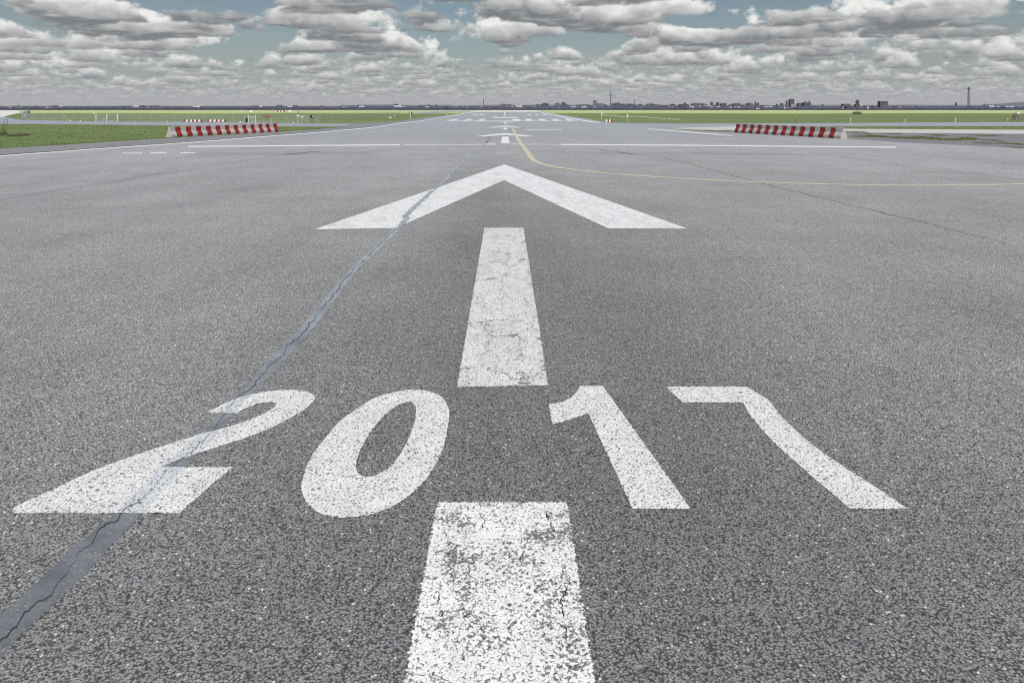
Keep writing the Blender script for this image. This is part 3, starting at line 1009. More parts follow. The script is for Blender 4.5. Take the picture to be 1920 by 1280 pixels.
def mesh_mat(name, col, cover):
    m = bpy.data.materials.new(name)
    m.use_nodes = True
    nt = NT(m.node_tree)
    nt.n.remove(m.node_tree.nodes['Principled BSDF'])
    out = m.node_tree.nodes['Material Output']
    pos = world_pos(nt)
    x, y, z = nt.sep(pos)
    s = nt.math('ADD', x, nt.math('MULTIPLY', y, 0.83))
    w1 = nt.math('FRACT', nt.math('MULTIPLY', nt.math('ADD', s, z), 14.0))
    w2 = nt.math('FRACT', nt.math('MULTIPLY', nt.math('SUBTRACT', s, z), 14.0))
    wire = nt.math('MAXIMUM', nt.math('LESS_THAN', w1, cover), nt.math('LESS_THAN', w2, cover))
    tr = nt.new('ShaderNodeBsdfTransparent')
    df = nt.new('ShaderNodeBsdfDiffuse')
    df.inputs['Color'].default_value = (*col, 1)
    ms = nt.new('ShaderNodeMixShader')
    nt.put(ms.inputs[0], wire)
    nt.l.new(tr.outputs[0], ms.inputs[1])
    nt.l.new(df.outputs[0], ms.inputs[2])
    nt.l.new(ms.outputs[0], out.inputs['Surface'])
    return m


M['wire'] = mesh_mat('chain link wire', (0.42, 0.46, 0.50), 0.07)
M['dense_wire'] = mesh_mat('dense chain link wire', (0.45, 0.50, 0.54), 0.13)


def fence(name, label, px, height, step, mat, pr=0.025, strut_at=(), cat='fence'):
    pts = [G(x, y, 0.0) for x, y in px]
    root = thing(name, label, cat, pts[0])
    o = pts[0]
    loc = [p - o for p in pts]
    bm = bmesh.new()
    vs = [(bm.verts.new((p.x, p.y, 0.03)), bm.verts.new((p.x, p.y, height))) for p in loc]
    for a, b in zip(vs, vs[1:]):
        bm.faces.new((a[0], b[0], b[1], a[1]))
    from_bm('wire_mesh', bm, mat, root)
    bm = bmesh.new()
    for a, b in zip(loc, loc[1:]):
        tube(bm, a + Vector((0, 0, height)), b + Vector((0, 0, height)), 0.012, n=5)
    from_bm('top_wire', bm, M['galvanised'], root)
    post = None
    L = [0]
    for a, b in zip(loc, loc[1:]):
        L.append(L[-1] + (b - a).length)
    n = max(1, int(L[-1] / step))
    for k in range(n + 1):
        t = L[-1] * k / n
        i = max(j for j in range(len(L) - 1) if L[j] <= t + 1e-6)
        p = loc[i].lerp(loc[i + 1], min(1, (t - L[i]) / (L[i + 1] - L[i])))
        if post is None:
            bm = bmesh.new()
            tube(bm, (0, 0, 0), (0, 0, height + 0.05), pr, n=7)
            post = from_bm('post', bm, M['galvanised'], root, p)
        else:
            c = post.copy()
            COL.objects.link(c)
            c.parent = root
            c.location = p
    for xa, xb, ya in strut_at:                       # sloping braces: foot column, head column
        a = G(xa, ya, 0.02) - o
        b = G(xb, ya, height) - o
        bm = bmesh.new()
        tube(bm, a, b, pr * 0.9, n=6)
        from_bm('brace', bm, M['galvanised'], root)
    return root


fence('chain_link_fence', 'low grey chain link fence along the left taxiway, left of the white gate', [(46, 225.6), (110, 226.6), (178, 227.6)], 1.36, 3.4, M['wire'], strut_at=[(118, 120, 226.9), (128, 119, 227), (158, 171, 227.3)])
fence('chain_link_fence', 'low grey chain link fence along the left taxiway, between the two gates', [(222, 227.9), (330, 228.9), (464, 229.3)], 1.36, 2.9, M['wire'], strut_at=[(262, 258, 228.2)])
fence('chain_link_fence', 'short grey chain link fence with a sloping brace, right of the black box', [(481, 229.6), (530, 230.2), (578, 230.3)], 1.32, 3.0, M['wire'], strut_at=[(531, 543, 230.2)])
fence('chain_link_fence', 'chain link fence running away beside the taxiway grass toward the far field', [(579, 230.2), (600, 229.6), (660, 225.4), (715, 220.4), (751, 217.4)], 1.38, 4.0, M['dense_wire'])
fence('chain_link_fence', 'steep fence return at the far left, running back onto the field', [(42, 225.6), (46, 221.5), (50, 219.0), (53.5, 217.2)], 1.75, 4.0, M['dense_wire'], 0.05, strut_at=[(51.5, 44, 225.6)])

bm = bmesh.new()
p = G(54.5, 217)
box(bm, -0.25, 0.25, -0.1, 0.1, 0.0, 1.0)
o = from_bm('sign_panel', bm, M['black'], None, (p.x, p.y, 0.85))
bmesh.ops
tag(o, 'small black panel fixed to the fence return at the far left', 'panel')


def gate(cols, yb, yt, label, r=0.07):
    p0 = G(cols[0], yb, 0)
    Y = p0.y
    root = thing('fence_gate', label, 'gate', p0)
    h = (yb - yt) / F * Y
    for c in cols:
        bm = bmesh.new()
        tube(bm, (0, 0, 0), (0, 0, h), r, n=10)
        tube(bm, (0, 0, h), (0, 0, h + 0.03), r * 1.15, r * 0.5, n=10)
        from_bm('post', bm, M['white_metal'], root, ((c - cols[0]) / F * Y, 0, 0))
    for a, b in zip(cols, cols[1:]):
        xa, xb = (a - cols[0]) / F * Y + r, (b - cols[0]) / F * Y - r
        bm = bmesh.new()
        for z in (0.12, h - 0.12):
            tube(bm, (xa, 0, z), (xb, 0, z), 0.025, n=6)
        for x in (xa + 0.08, (xa + xb) / 2, xb - 0.08):
            tube(bm, (x, 0, 0.12), (x, 0, h - 0.12), 0.022, n=6)
        leaf = from_bm('gate_leaf', bm, M['galvanised'], root)
        bm = bmesh.new()
        bm.faces.new([bm.verts.new(q) for q in ((xa, 0.03, 0.14), (xb, 0.03, 0.14), (xb, 0.03, h - 0.14), (xa, 0.03, h - 0.14))])
        from_bm('wire_mesh', bm, M['wire'], leaf)
    return root


gate([180, 200.2, 220.3], 227.9, 214.2, 'double leaf gate of white posts in the fence, behind the left grass')
gate([465.7, 479], 229.6, 215.6, 'narrow gate with white posts beside the black box', 0.055)


def panel(name, label, cat, x0, x1, y0, y1, yb, mat, parts=(), posts=True, pmat='white_metal', pr=0.03):
    """a board or sign on posts: columns, top and bottom rows, foot row"""
    Y = F * H / (yb - YH)
    xc = (x0 + x1) / 2
    root = thing(name, label, cat, A(xc, Y, 0))
    k = Y / F
    zb, zt = (yb - y1) * k, (yb - y0) * k
    w = (x1 - x0) * k
    bm = bmesh.new()
    box(bm, -w / 2, w / 2, -0.03, 0.03, zb, zt)
    bmesh.ops.bevel(bm, geom=bm.edges[:], offset=0.012, segments=1, affect='EDGES')
    from_bm('board', bm, M[mat], root)
    for (a, b, c, d, m) in parts:
        bm = bmesh.new()
        box(bm, -w / 2 + a * w, -w / 2 + b * w, -0.05, -0.031, zb + c * (zt - zb), zb + d * (zt - zb))
        from_bm('face_panel', bm, M[m], root)
    if posts:
        for s in ((-0.35, 0.35) if w > 1.2 else (0,)):
            bm = bmesh.new()
            tube(bm, (s * w, 0.05, 0), (s * w, 0.05, zt), pr, n=7)
            from_bm('post', bm, M[pmat], root)
    return root


panel('control_box', 'tall black box standing at the narrow gate on the left taxiway', 'box', 460.2, 464.2, 222, 229.3, 229.4, 'black', posts=False)
panel('notice_board', 'small black and white notice left of the narrow gate', 'sign', 454.8, 460, 216.6, 219.6, 229.2, 'dark_metal', [(0.4, 0.95, 0.1, 0.6, 'small_white')])
panel('notice_board', 'small white and black notice on the narrow gate', 'sign', 470, 475.5, 219, 221.4, 229.4, 'small_white', [(0.5, 0.8, 0.1, 0.9, 'black')])
panel('banner', 'long red brown banner on the fence right of the narrow gate', 'banner', 492, 511, 216.6, 220.4, 229.9, 'sign_red')
panel('notice_board', 'dark red notice on the double leaf gate', 'sign', 192.5, 197, 215.6, 217.8, 227.8, 'sign_red')
panel('direction_sign', 'white sign on a thin white pole at the taxiway edge', 'sign', 556.2, 561.2, 216, 218.2, 231.2, 'small_white')
panel('notice_board', 'white notice with red lettering band on the fence by the white pole sign', 'sign', 562.5, 569, 217.4, 220.4, 230.1, 'small_white', [(0.0, 0.45, 0.3, 0.8, 'lamp_red')])
panel('notice_board', 'black and white notice at the start of the long fence', 'sign', 581.5, 588.5, 216.2, 221.3, 230.2, 'black', [(0.55, 0.85, 0.35, 0.8, 'small_white')], pmat='dark_metal')
panel('marker_post', 'dark red upright post beyond the white pole sign on the far grass', 'post', 559, 560.1, 208.2, 213, 213.2, 'small_red', posts=False)
panel('runway_sign', 'white post with dark lamp heads left of the runway', 'sign', 766.6, 773, 209.6, 214.6, 223.8, 'dark_metal', [(0.25, 0.6, 0.0, 1.0, 'small_white')], pr=0.05)
panel('runway_sign', 'white post with a black and white head right of the runway', 'sign', 1126, 1130, 211, 215, 224.2, 'small_white', [(0.0, 0.35, 0.2, 0.9, 'black')], pr=0.045)
panel('marker_post', 'white headed post holding the barrier tape, between the runway and the field', 'post', 1175.4, 1177.8, 214.5, 220, 227.8, 'small_white', pr=0.03)

# field marker posts along the right
for x, yt, yb, head, lb in [(1491.5, 220.8, 230.6, 'orange', 'thin dark marker post with an orange lamp above the right barrier'),
                            (1595, 221, 230.4, None, 'plain white marker post right of the right barrier'),
                            (1697, 221.2, 230.1, 'lamp_red', 'white marker post with a red head on the right field'),
                            (1791.5, 221, 229.8, None, 'plain white marker post before the lattice tower'),
                            (1889.5, 219.3, 226.8, 'lamp_red', 'thin post with a red head beside the wooden stand')]:
    Y = F * H / (yb - YH)
    root = thing('marker_post', lb, 'post', A(x, Y, 0))
    h = (yb - yt) * Y / F
    bm = bmesh.new()
    tube(bm, (0, 0, 0), (0, 0, h), 0.045 if head != 'orange' else 0.03, n=8)
    from_bm('pole', bm, M['white_metal'] if head != 'orange' else M['dark_metal'], root)
    bm = bmesh.new()
    lathe(bm, [(0.05, h), (0.12, h + 0.04), (0.13, h + 0.2), (0.07, h + 0.28)] if head else [(0.045, h), (0.07, h + 0.02), (0.05, h + 0.06)], 10)
    from_bm('lamp_head' if head else 'cap', bm, M[head or 'small_white'], root)

# barrier tape with its stakes
tp = [(1131, 215.6, 224.6), (1150, 215.4, 225.2), (1172, 219.4, 227.5), (1177, 217.6, 227.8), (1194, 217.6, 226), (1210, 218.6, 226.2), (1227.5, 220, 227), (1250, 222, 228.2), (1274, 223.6, 228.4)]
q = []
for x, yt, yb in tp:
    Y = 139.0
    q.append(A(x, Y, hgt(yt, Y) - 0.0))
root = thing('tape_barrier', 'white barrier tape strung between thin stakes right of the runway', 'tape', (q[0].x, q[0].y, 0))
bm = bmesh.new()
rnd = random.Random(3)
for a, b in zip(q, q[1:]):
    n = 14
    prev = None
    for k in range(n + 1):
        t = k / n
        p = a.lerp(b, t) - q[0]
        p.z = (a.z + (b.z - a.z) * t) - 0.10 * math.sin(math.pi * t)
        tw = math.sin(k * 1.9 + a.x) * 0.045 + 0.02
        c = (bm.verts.new((p.x, p.y + 0.02 * math.cos(k), p.z - tw)), bm.verts.new((p.x, p.y, p.z + tw)))
        if prev:
            bm.faces.new((prev[0], c[0], c[1], prev[1]))
        prev = c
from_bm('tape', bm, M['tape'], root)
for i, (x, yt, yb) in enumerate(tp):
    if i in (0, 1, 3):
        continue
    p = q[i] - q[0]
    bm = bmesh.new()
    tube(bm, (p.x, p.y, 0), (p.x + 0.03, p.y, p.z + 0.12), 0.025, n=6)
    from_bm('stake', bm, M['lamp_red'] if i == len(tp) - 1 else M['white_metal'], root)

# small white edge lights and markers
for x, yb, w, lb in [(132, 227.2, 2.6, 'small white edge marker at the foot of the left fence'),
                     (150.6, 227.4, 2.2, 'bright white edge marker left of the double leaf gate'),
                     (206.5, 227.4, 2.0, 'small white edge marker under the double leaf gate'),
                     (253.2, 228.0, 1.8, 'small white edge marker right of the double leaf gate'),
                     (313.4, 228.3, 2.2, 'small white edge marker between the gate and the striped barrier'),
                     (450.5, 228.9, 4.0, 'low white marker stone left of the black box'),
                     (549.8, 231.0, 2.2, 'white edge marker left of the white pole sign'),
                     (838, 216.0, 2.0, 'white runway edge light left of the far runway'),
                     (1011.7, 210.2, 1.2, 'yellowish runway edge light at the far right runway edge'),
                     (901.5, 212.0, 1.2, 'tiny runway edge light at the far left runway edge'),
                     (732, 221.6, 5.0, 'white marker board lying by the receding fence'),
                     (740, 218.2, 2.4, 'small white marker near the end of the receding fence'),
                     (176, 213.6, 2.5, 'small white spot lying on the far left field'),
                     (453.5, 209.2, 4.5, 'small white heap on the sunlit far grass, left of two'),
                     (471.5, 210.0, 7.0, 'wider white heap on the sunlit far grass above the black box'),
                     (543.5, 209.9, 7.0, 'white heap on the sunlit far grass right of the tiny barrier'),
                     (1012.5, 207.9, 1.6, 'white marker at the far runway end, right'),
                     (927, 207.8, 1.6, 'white marker at the far runway end, left'),
                     (1288, 208.4, 1.5, 'small white marker on the far field edge under the dark office block'),
                     (1352.7, 208.5, 2.5, 'small white marker on the far field edge under the rounded towers')]:
    Y = F * H / (yb - YH)
    k = Y / F
    r = w * k / 2
    bm = bmesh.new()
    hh = r * (0.75 if w > 3.4 else 1.5)
    lathe(bm, [(r, 0), (r * 1.02, hh * 0.2), (r * 0.9, hh * 0.6), (r * 0.55, hh * 0.92), (r * 0.15, hh)], 10)
    if w > 3.4:
        for v in bm.verts:
            v.co.x += 0.25 * r * mnoise.noise(Vector((v.co.x / r * 2, v.co.y / r * 2, x)))
            v.co.z *= 1 + 0.7 * mnoise.noise(Vector((v.co.x / r * 1.6, 3, x)))
            v.co.z = max(0, v.co.z)
    o = from_bm('edge_marker', bm, M['small_white'], None, A(x, Y, 0.0))
    tag(o, lb, 'marker')

# weathered wooden stand at the far right
Yt = F * H / (227.4 - YH)
k = Yt / F
root = thing('wooden_stand', 'grey wooden stand with a white box on top at the right border of the field', 'stand', A(1908, Yt, 0))
hh = 13.0 * k
for sx in (-1, 1):
    for sy in (-1, 1):
        bm = bmesh.new()
        tube(bm, (sx * 6.6 * k, sy * 0.6, 0), (sx * 4.6 * k, sy * 0.42, hh), 0.06, n=6)
        from_bm('leg', bm, M['old_wood'], root)
bm = bmesh.new()
for sy in (-1, 1):
    for (a, za, b, zb) in [(-6.2, 0.12, 5.3, 0.75), (6.2, 0.12, -5.3, 0.75), (-5.6, 0.5, 4.8, 0.98), (5.6, 0.5, -4.8, 0.98), (-6, 0.35, 6, 0.35), (-5, 0.8, 5, 0.8)]:
        tube(bm, (a * k, sy * 0.55, za * hh), (b * k, sy * 0.5, zb * hh), 0.04, n=5)
from_bm('cross_braces', bm, M['old_wood'], root)
bm = bmesh.new()
box(bm, -5.4 * k, 5.4 * k, -0.55, 0.55, hh, hh + 0.06)
from_bm('platform', bm, M['old_wood'], root)
bm = bmesh.new()
box(bm, -3.4 * k, 2.6 * k, -0.3, 0.3, hh + 0.07, hh + 0.34)
bmesh.ops.bevel(bm, geom=bm.edges[:], offset=0.03, segments=2, affect='EDGES')
from_bm('box', bm, M['small_white'], root)

# thin wire frame standing in the left grass
pf = G(11, 234.0, 0)
root = thing('wire_frame', 'thin dark wire frame on legs standing at the edge of the left grass', 'frame', pf)
kk = pf.y / F
bm = bmesh.new()
for s in (-3, 3):
    tube(bm, (s * kk, 0, 0), (s * kk, 0, 10 * kk), 0.02, n=5)
for z in (4.5, 10):
    tube(bm, (-3.5 * kk, 0, z * kk), (3.5 * kk, 0, z * kk), 0.018, n=5)
from_bm('frame_bars', bm, M['dark_metal'], root)


# ------------------------------------------------------------------ vegetation
def tuft_bm(bm, c, n, h, spread, w, rnd, mat=0):
    for i in range(n):
        a = rnd.uniform(0, 2 * math.pi)
        r = spread * math.sqrt(rnd.random())
        b = Vector((c.x + r * math.cos(a), c.y + r * math.sin(a), c.z))
        hh = h * rnd.uniform(0.5, 1.15) * (1 - 0.45 * (r / max(spread, 1e-6)) ** 2)
        ta = rnd.uniform(0, 2 * math.pi)
        tip = b + Vector((math.cos(ta) * hh * 0.5, math.sin(ta) * hh * 0.5, hh))
        wa = rnd.uniform(0, math.pi)
        d = Vector((math.cos(wa), math.sin(wa), 0)) * w
        mid = b.lerp(tip, 0.55) + Vector((0, 0, hh * 0.12))
        v = [bm.verts.new(p) for p in (b - d, b + d, mid + d * 0.8, tip, mid - d * 0.8)]
        bm.faces.new(v).material_index = mat


def inside_px(x, y, poly):
    c = False
    n = len(poly)
    for i in range(n):
        a, b = poly[i], poly[i - 1]
        if (a[1] > y) != (b[1] > y) and x < (b[0] - a[0]) * (y - a[1]) / (b[1] - a[1]) + a[0]:
            c = not c
    return c


left_grass = [(-160, 289), (0, 278.4), (100, 272.9), (200, 266.4), (312, 259), (420, 252.8), (522, 247.2), (590, 242.6), (645, 237.7), (565, 237.2), (312, 235.8), (150, 233.6), (0, 232.9), (-160, 232.9)]
bm = bmesh.new()
rnd = random.Random(12)
cnt = 0
while cnt < 4500:
    x = rnd.uniform(-160, 648)
    # even density on the ground: depth runs with 1/(y - horizon)
    Yd = rnd.uniform(F * H / (290 - YH), F * H / (232.9 - YH))
    y = YH + F * H / Yd
    if not inside_px(x, y, left_grass):
        continue
    cnt += 1
    p = G(x, y, 0)
    if mnoise.noise(Vector((p.x * 0.3, p.y * 0.3, 1))) < -0.1 and rnd.random() < 0.7:
        continue
    tuft_bm(bm, p, 6, rnd.uniform(0.05, 0.12), 0.22, 0.018, rnd)
# ragged fringe along the asphalt
edge = resample([G(*p) for p in [(-160, 289), (0, 278.2), (100, 272.7), (200, 266.2), (300, 259.7), (420, 253.2), (522, 247.2), (590, 242.7), (647, 237.8)]], 900)
for p in edge:
    tuft_bm(bm, Vector((p.x + rnd.gauss(-0.05, 0.12), p.y + rnd.gauss(0.05, 0.15), 0.01)), 7, rnd.uniform(0.05, 0.15), 0.2, 0.02, rnd)
g = from_bm('grass_blades', bm, M['blade'])
tag(g, 'short green grass of the meadow left of the runway', 'grass', kind='stuff')
bm = bmesh.new()
for k in range(350):
    x = rnd.uniform(1560, 2050)
    y = rnd.uniform(236.9, 243.2)
    if y > 241.6 + (x - 1582) / 338 * 1.9 or y < 237.0 - (x - 1582) / 338 * 0.4:
        continue
    tuft_bm(bm, G(x, y, 0), 5, rnd.uniform(0.06, 0.14), 0.3, 0.025, rnd)
tag(from_bm('grass_blades', bm, M['blade']), 'green grass strip between the grey road and the pale path on the right', 'grass', kind='stuff')

wp = [(1590, 247.2, 22, 1), (1611, 247.2, 16, 1), (1622, 256.2, 42, 2), (1641, 255.2, 18, 2), (1661, 257.8, 13, 3), (1676, 250.8, 20, 1), (1688, 258.6, 30, 2.4), (1703, 258.8, 22, 2.2), (1728, 258.6, 24, 3),
      (1739, 261.0, 10, 1.5), (1752, 259.6, 14, 2.6), (1758, 254, 18, 1.8), (1774, 262.2, 22, 1.6), (1801, 261.4, 32, 2.4), (1817, 260.4, 9, 3.2), (1842, 254.2, 26, 1), (1861, 254.5, 16, 1), (1843, 268.2, 9, 1.4),
      (1860, 263.2, 20, 1.5), (1889, 269.2, 9, 2), (1899, 270.2, 10, 2.2), (1911, 277.6, 10, 2), (1330, 244.9, 26, 0.9), (1360, 245.4, 24, 1.1), (1500 + 118, 250.2, 18, 1.0)]
side = ['beside the end of the right barrier', 'just beyond the end of the right barrier', 'widest of the left weeds on the old apron', 'low, right of the widest left weeds', 'small and round, on the old apron',
        'by the pale path on the old apron', 'long, left of the middle of the weed row', 'bushy, in the middle of the weed row', 'tallest in the middle of the weed row', 'tiny, in front of the weed row',
        'dark, right of the tallest weeds', 'behind the weed row near the path', 'flat, in front right of the weed row', 'long, at the right end of the weed row', 'upright, closing the weed row at the right',
        'far right behind, near the path', 'rightmost by the path', 'single, close to the runway edge', 'thin, between row and right border', 'small left one of a pair at the right border',
        'small right one of a pair at the right border', 'nearest, at the right border by the runway', 'thin strip left of the right barrier', 'thin strip touching the far end of the right barrier', 'low, between barrier end and pale path']
for (x, y, wpx, hpx), lb in zip(wp, side):
    p = G(x, y, 0)
    k = p.y / F
    bm = bmesh.new()
    rnd = random.Random(int(x))
    n = int(22 + wpx * 5)
    ring = []
    for i in range(18):
        t = 2 * math.pi * i / 18
        ring.append(bm.verts.new((0.66 * wpx * k * math.cos(t) * rnd.uniform(0.7, 1.1), 1.8 * math.sin(t) * rnd.uniform(0.7, 1.1), 0.004)))
    bm.faces.new(ring)
    for i in range(n):
        c = Vector((max(-.42, min(.42, rnd.gauss(0, 0.24))) * wpx * k, max(-1, min(1, rnd.gauss(0, 0.45))), 0.0))
        tuft_bm(bm, c, 6, hpx * k * rnd.uniform(0.4, 1.5), 0.12, 0.02, rnd)
    tag(from_bm('weed_patch', bm, M['weed'], None, (p.x, p.y, 0.012)), 'green weeds, ' + lb, 'weeds', 'weeds growing through the old apron')

for x, y, wpx, hpx, lb in [(4, 253, 14, 26, 'tall dry thin stalks at the left border of the meadow'), (28, 255.5, 34, 5, 'brown matted dry weeds near the left border'), (45, 254.2, 10, 5, 'dark round clump of dead weeds in the left meadow')]:
    p = G(x, y, 0)
    k = p.y / F
    rnd = random.Random(int(x))
    root = thing('dry_weed', lb, 'weeds', p)
    bm = bmesh.new()
    for i in range(26 if hpx > 10 else 70):
        a = Vector((rnd.gauss(0, 0.3) * wpx * k, rnd.gauss(0, 0.3), 0))
        b = a + Vector((rnd.gauss(0, 0.25) * hpx * k * (0.3 if hpx > 10 else 1.4), rnd.gauss(0, 0.15), hpx * k * rnd.uniform(0.3, 1)))
        tube(bm, a, b, 0.012, 0.004, n=4, cap=False)
    from_bm('stalks', bm, M['dry'], root)
    bm = bmesh.new()
    for i in range(40):
        tuft_bm(bm, Vector((rnd.gauss(0, 0.3) * wpx * k, rnd.gauss(0, 0.3), 0)), 6, 0.2, 0.15, 0.015, rnd)
    from_bm('dead_leaves', bm, M['dry'], root)

# bare bush on the far right meadow
Yb = F * H / (214.6 - YH)
k = Yb / F
root = thing('bush', 'bare grey bush standing alone on the field below the control tower', 'bush', A(1607, Yb, 0))
rnd = random.Random(44)
for nm, cx in (('shrub_branches', 0), ):
    bm = bmesh.new()
    for i in range(170):
        bx = rnd.uniform(-7.5, 7.5) * k
        a = Vector((bx, rnd.gauss(0, 0.4), 0))
        b = a + Vector((rnd.gauss(0, 0.35), rnd.gauss(0, 0.3), rnd.uniform(0.6, 1.7) * (1 - 0.03 * (bx / k) ** 2 * 0.2)))
        tube(bm, a, b, 0.025, 0.008, n=4, cap=False)
        for j in range(4):
            m = a.lerp(b, rnd.uniform(0.3, 1))
            tube(bm, m, m + Vector((rnd.gauss(0, 0.22), rnd.gauss(0, 0.22), rnd.uniform(0.1, 0.4))), 0.012, 0.004, n=3, cap=False)
    from_bm('twigs', bm, M['twig'], root)
bm = bmesh.new()
for i in range(420):
    tuft_bm(bm, Vector((rnd.uniform(-8.5, 8.5) * k, rnd.gauss(0, 0.5), rnd.uniform(0, 1.1))), 3, 0.25, 0.15, 0.02, rnd)
from_bm('sparse_leaves', bm, M['twig'], root)

# ------------------------------------------------------------------ far town
def gz(Y):
    """the land rises gently behind the airfield"""
    t = min(1, max(0, (Y - 1600) / 9000))
    return -0.4 + 35 * t ** 0.85


M['wood_near'] = simple_mat('near woods', (0.054, 0.061, 0.076), 0.95, 0.4, 0.08)  # wood and hill colours have aerial haze mixed in, more with distance
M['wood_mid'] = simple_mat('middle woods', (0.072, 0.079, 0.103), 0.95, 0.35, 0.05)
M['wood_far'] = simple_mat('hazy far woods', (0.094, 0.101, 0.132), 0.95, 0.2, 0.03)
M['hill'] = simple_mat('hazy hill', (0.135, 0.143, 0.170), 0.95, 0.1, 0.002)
bpy.data.objects.remove(bpy.data.objects['far_ground'])
bm = bmesh.new()
prev = None
for Y in (1536, 1800, 2200, 2800, 3600, 4800, 6400, 8500, 10600, 30000):
    cur = [bm.verts.new((x, Y, gz(Y) if Y > 1536 else -0.02)) for x in (-30000, -9000, 0, 9000, 30000)]
    if prev:
        for i in range(4):
            bm.faces.new((prev[i], prev[i + 1], cur[i + 1], cur[i]))
    prev = cur
struct(from_bm('far_land', bm, M['far_ground']))


def blob_into(bm, c, rx, ry, rz, rnd):
    n, m = 7, 4
    rings = []
    for j in range(m):
        f = j / m
        z = math.sin(f * math.pi / 2 * 1.0)
        r = math.cos(f * math.pi / 2) ** 0.6
        rings.append([bm.verts.new((c.x + rx * r * math.cos(2 * math.pi * i / n) * rnd.uniform(0.7, 1.2), c.y + ry * r * math.sin(2 * math.pi * i / n), c.z + rz * z * rnd.uniform(0.75, 1.15))) for i in range(n)])
    top = bm.verts.new((c.x + rnd.uniform(-0.3, 0.3) * rx, c.y, c.z + rz * rnd.uniform(0.9, 1.2)))
    for a, b in zip(rings, rings[1:]):
        for i in range(n):
            bm.faces.new((a[i], a[(i + 1) % n], b[(i + 1) % n], b[i]))
    for i in range(n):
        bm.faces.new((rings[-1][i], rings[-1][(i + 1) % n], top))


def woods(n, y0, y1, mat, label, smin, smax, hmin, hmax, seed):
    rnd = random.Random(seed)
    bm = bmesh.new()
    for i in range(n):
        Y = rnd.uniform(y0, y1)
        x = rnd.uniform(-0.82, 0.84) * Y
        if mnoise.noise(Vector((x * 0.004, Y * 0.004, seed))) < rnd.uniform(-0.5, 0.1):
            continue
        s = rnd.uniform(smin, smax)
        blob_into(bm, Vector((x, Y, gz(Y) - 1)), s * rnd.uniform(0.6, 1.5), s * 0.6, rnd.uniform(hmin, hmax), rnd)
    return tag(from_bm('woodland', bm, mat), label, 'woods', kind='stuff')


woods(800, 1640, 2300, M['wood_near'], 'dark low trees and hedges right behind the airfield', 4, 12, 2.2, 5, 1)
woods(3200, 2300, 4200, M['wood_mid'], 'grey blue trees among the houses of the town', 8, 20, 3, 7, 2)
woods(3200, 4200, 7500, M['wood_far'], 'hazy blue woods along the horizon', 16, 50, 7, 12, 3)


def hill(name, px, Y, mat, label):
    bm = bmesh.new()
    pts = [A(x, Y, hgt(y, Y)) for x, y in px]
    lo = [bm.verts.new((p.x, p.y, -5)) for p in pts]
    hi = [bm.verts.new(p) for p in pts]
    bk = [bm.verts.new((p.x, p.y + 900, -5)) for p in pts]
    fr = [bm.verts.new((p.x, p.y - 700, -5)) for p in pts]
    for i in range(len(pts) - 1):
        bm.faces.new((fr[i], fr[i + 1], hi[i + 1], hi[i]))
        bm.faces.new((hi[i], hi[i + 1], bk[i + 1], bk[i]))
    for v in lo:
        bm.verts.remove(v)
    o = from_bm(name, bm, mat)
    o['kind'] = 'structure'
    return o


def ridge(xs, base, amp, seed, step=6):
    out = []
    x = xs[0]
    while x <= xs[1]:
        out.append((x, base - amp * mnoise.fractal(Vector((x * 0.012, seed, 0)), 0.7, 2.1, 5)))
        x += step
    return out


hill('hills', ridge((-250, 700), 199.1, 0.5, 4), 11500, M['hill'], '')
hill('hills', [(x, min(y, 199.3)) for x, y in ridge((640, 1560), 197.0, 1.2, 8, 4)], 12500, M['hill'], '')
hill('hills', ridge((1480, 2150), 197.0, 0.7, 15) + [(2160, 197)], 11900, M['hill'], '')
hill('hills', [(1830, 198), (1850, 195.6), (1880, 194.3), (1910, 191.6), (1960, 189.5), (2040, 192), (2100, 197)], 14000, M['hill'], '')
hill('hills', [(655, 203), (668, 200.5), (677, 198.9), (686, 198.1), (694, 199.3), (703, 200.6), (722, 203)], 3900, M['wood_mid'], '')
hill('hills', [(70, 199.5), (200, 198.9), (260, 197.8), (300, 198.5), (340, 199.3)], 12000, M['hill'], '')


def facade(name, col, win, sx=0.28, sz=0.30, glass=0.55):
    m, nt, b = new_mat(name)
    pos = nt.new('ShaderNodeTexCoord').outputs['Object']
    x, y, z = nt.sep(pos)
    fx = nt.math('FRACT', nt.math('MULTIPLY', nt.math('ADD', x, y), sx))
    fz = nt.math('FRACT', nt.math('MULTIPLY', z, sz))
    w = nt.math('MULTIPLY', nt.math('GREATER_THAN', fx, 0.42), nt.math('GREATER_THAN', fz, 0.45))
    n = nt.ramp(nt.noise(pos, 0.05, 4, 0.6), 0.3, 0.7, 0.85, 1.15)
    c = nt.mix(nt.math('MULTIPLY', w, glass), col, win)
    nt.put(b.inputs['Base Color'], nt.mix(1.0, c, nt.comb(n, n, n), 'MULTIPLY'))
    b.inputs['Roughness'].default_value = 0.8
    return m


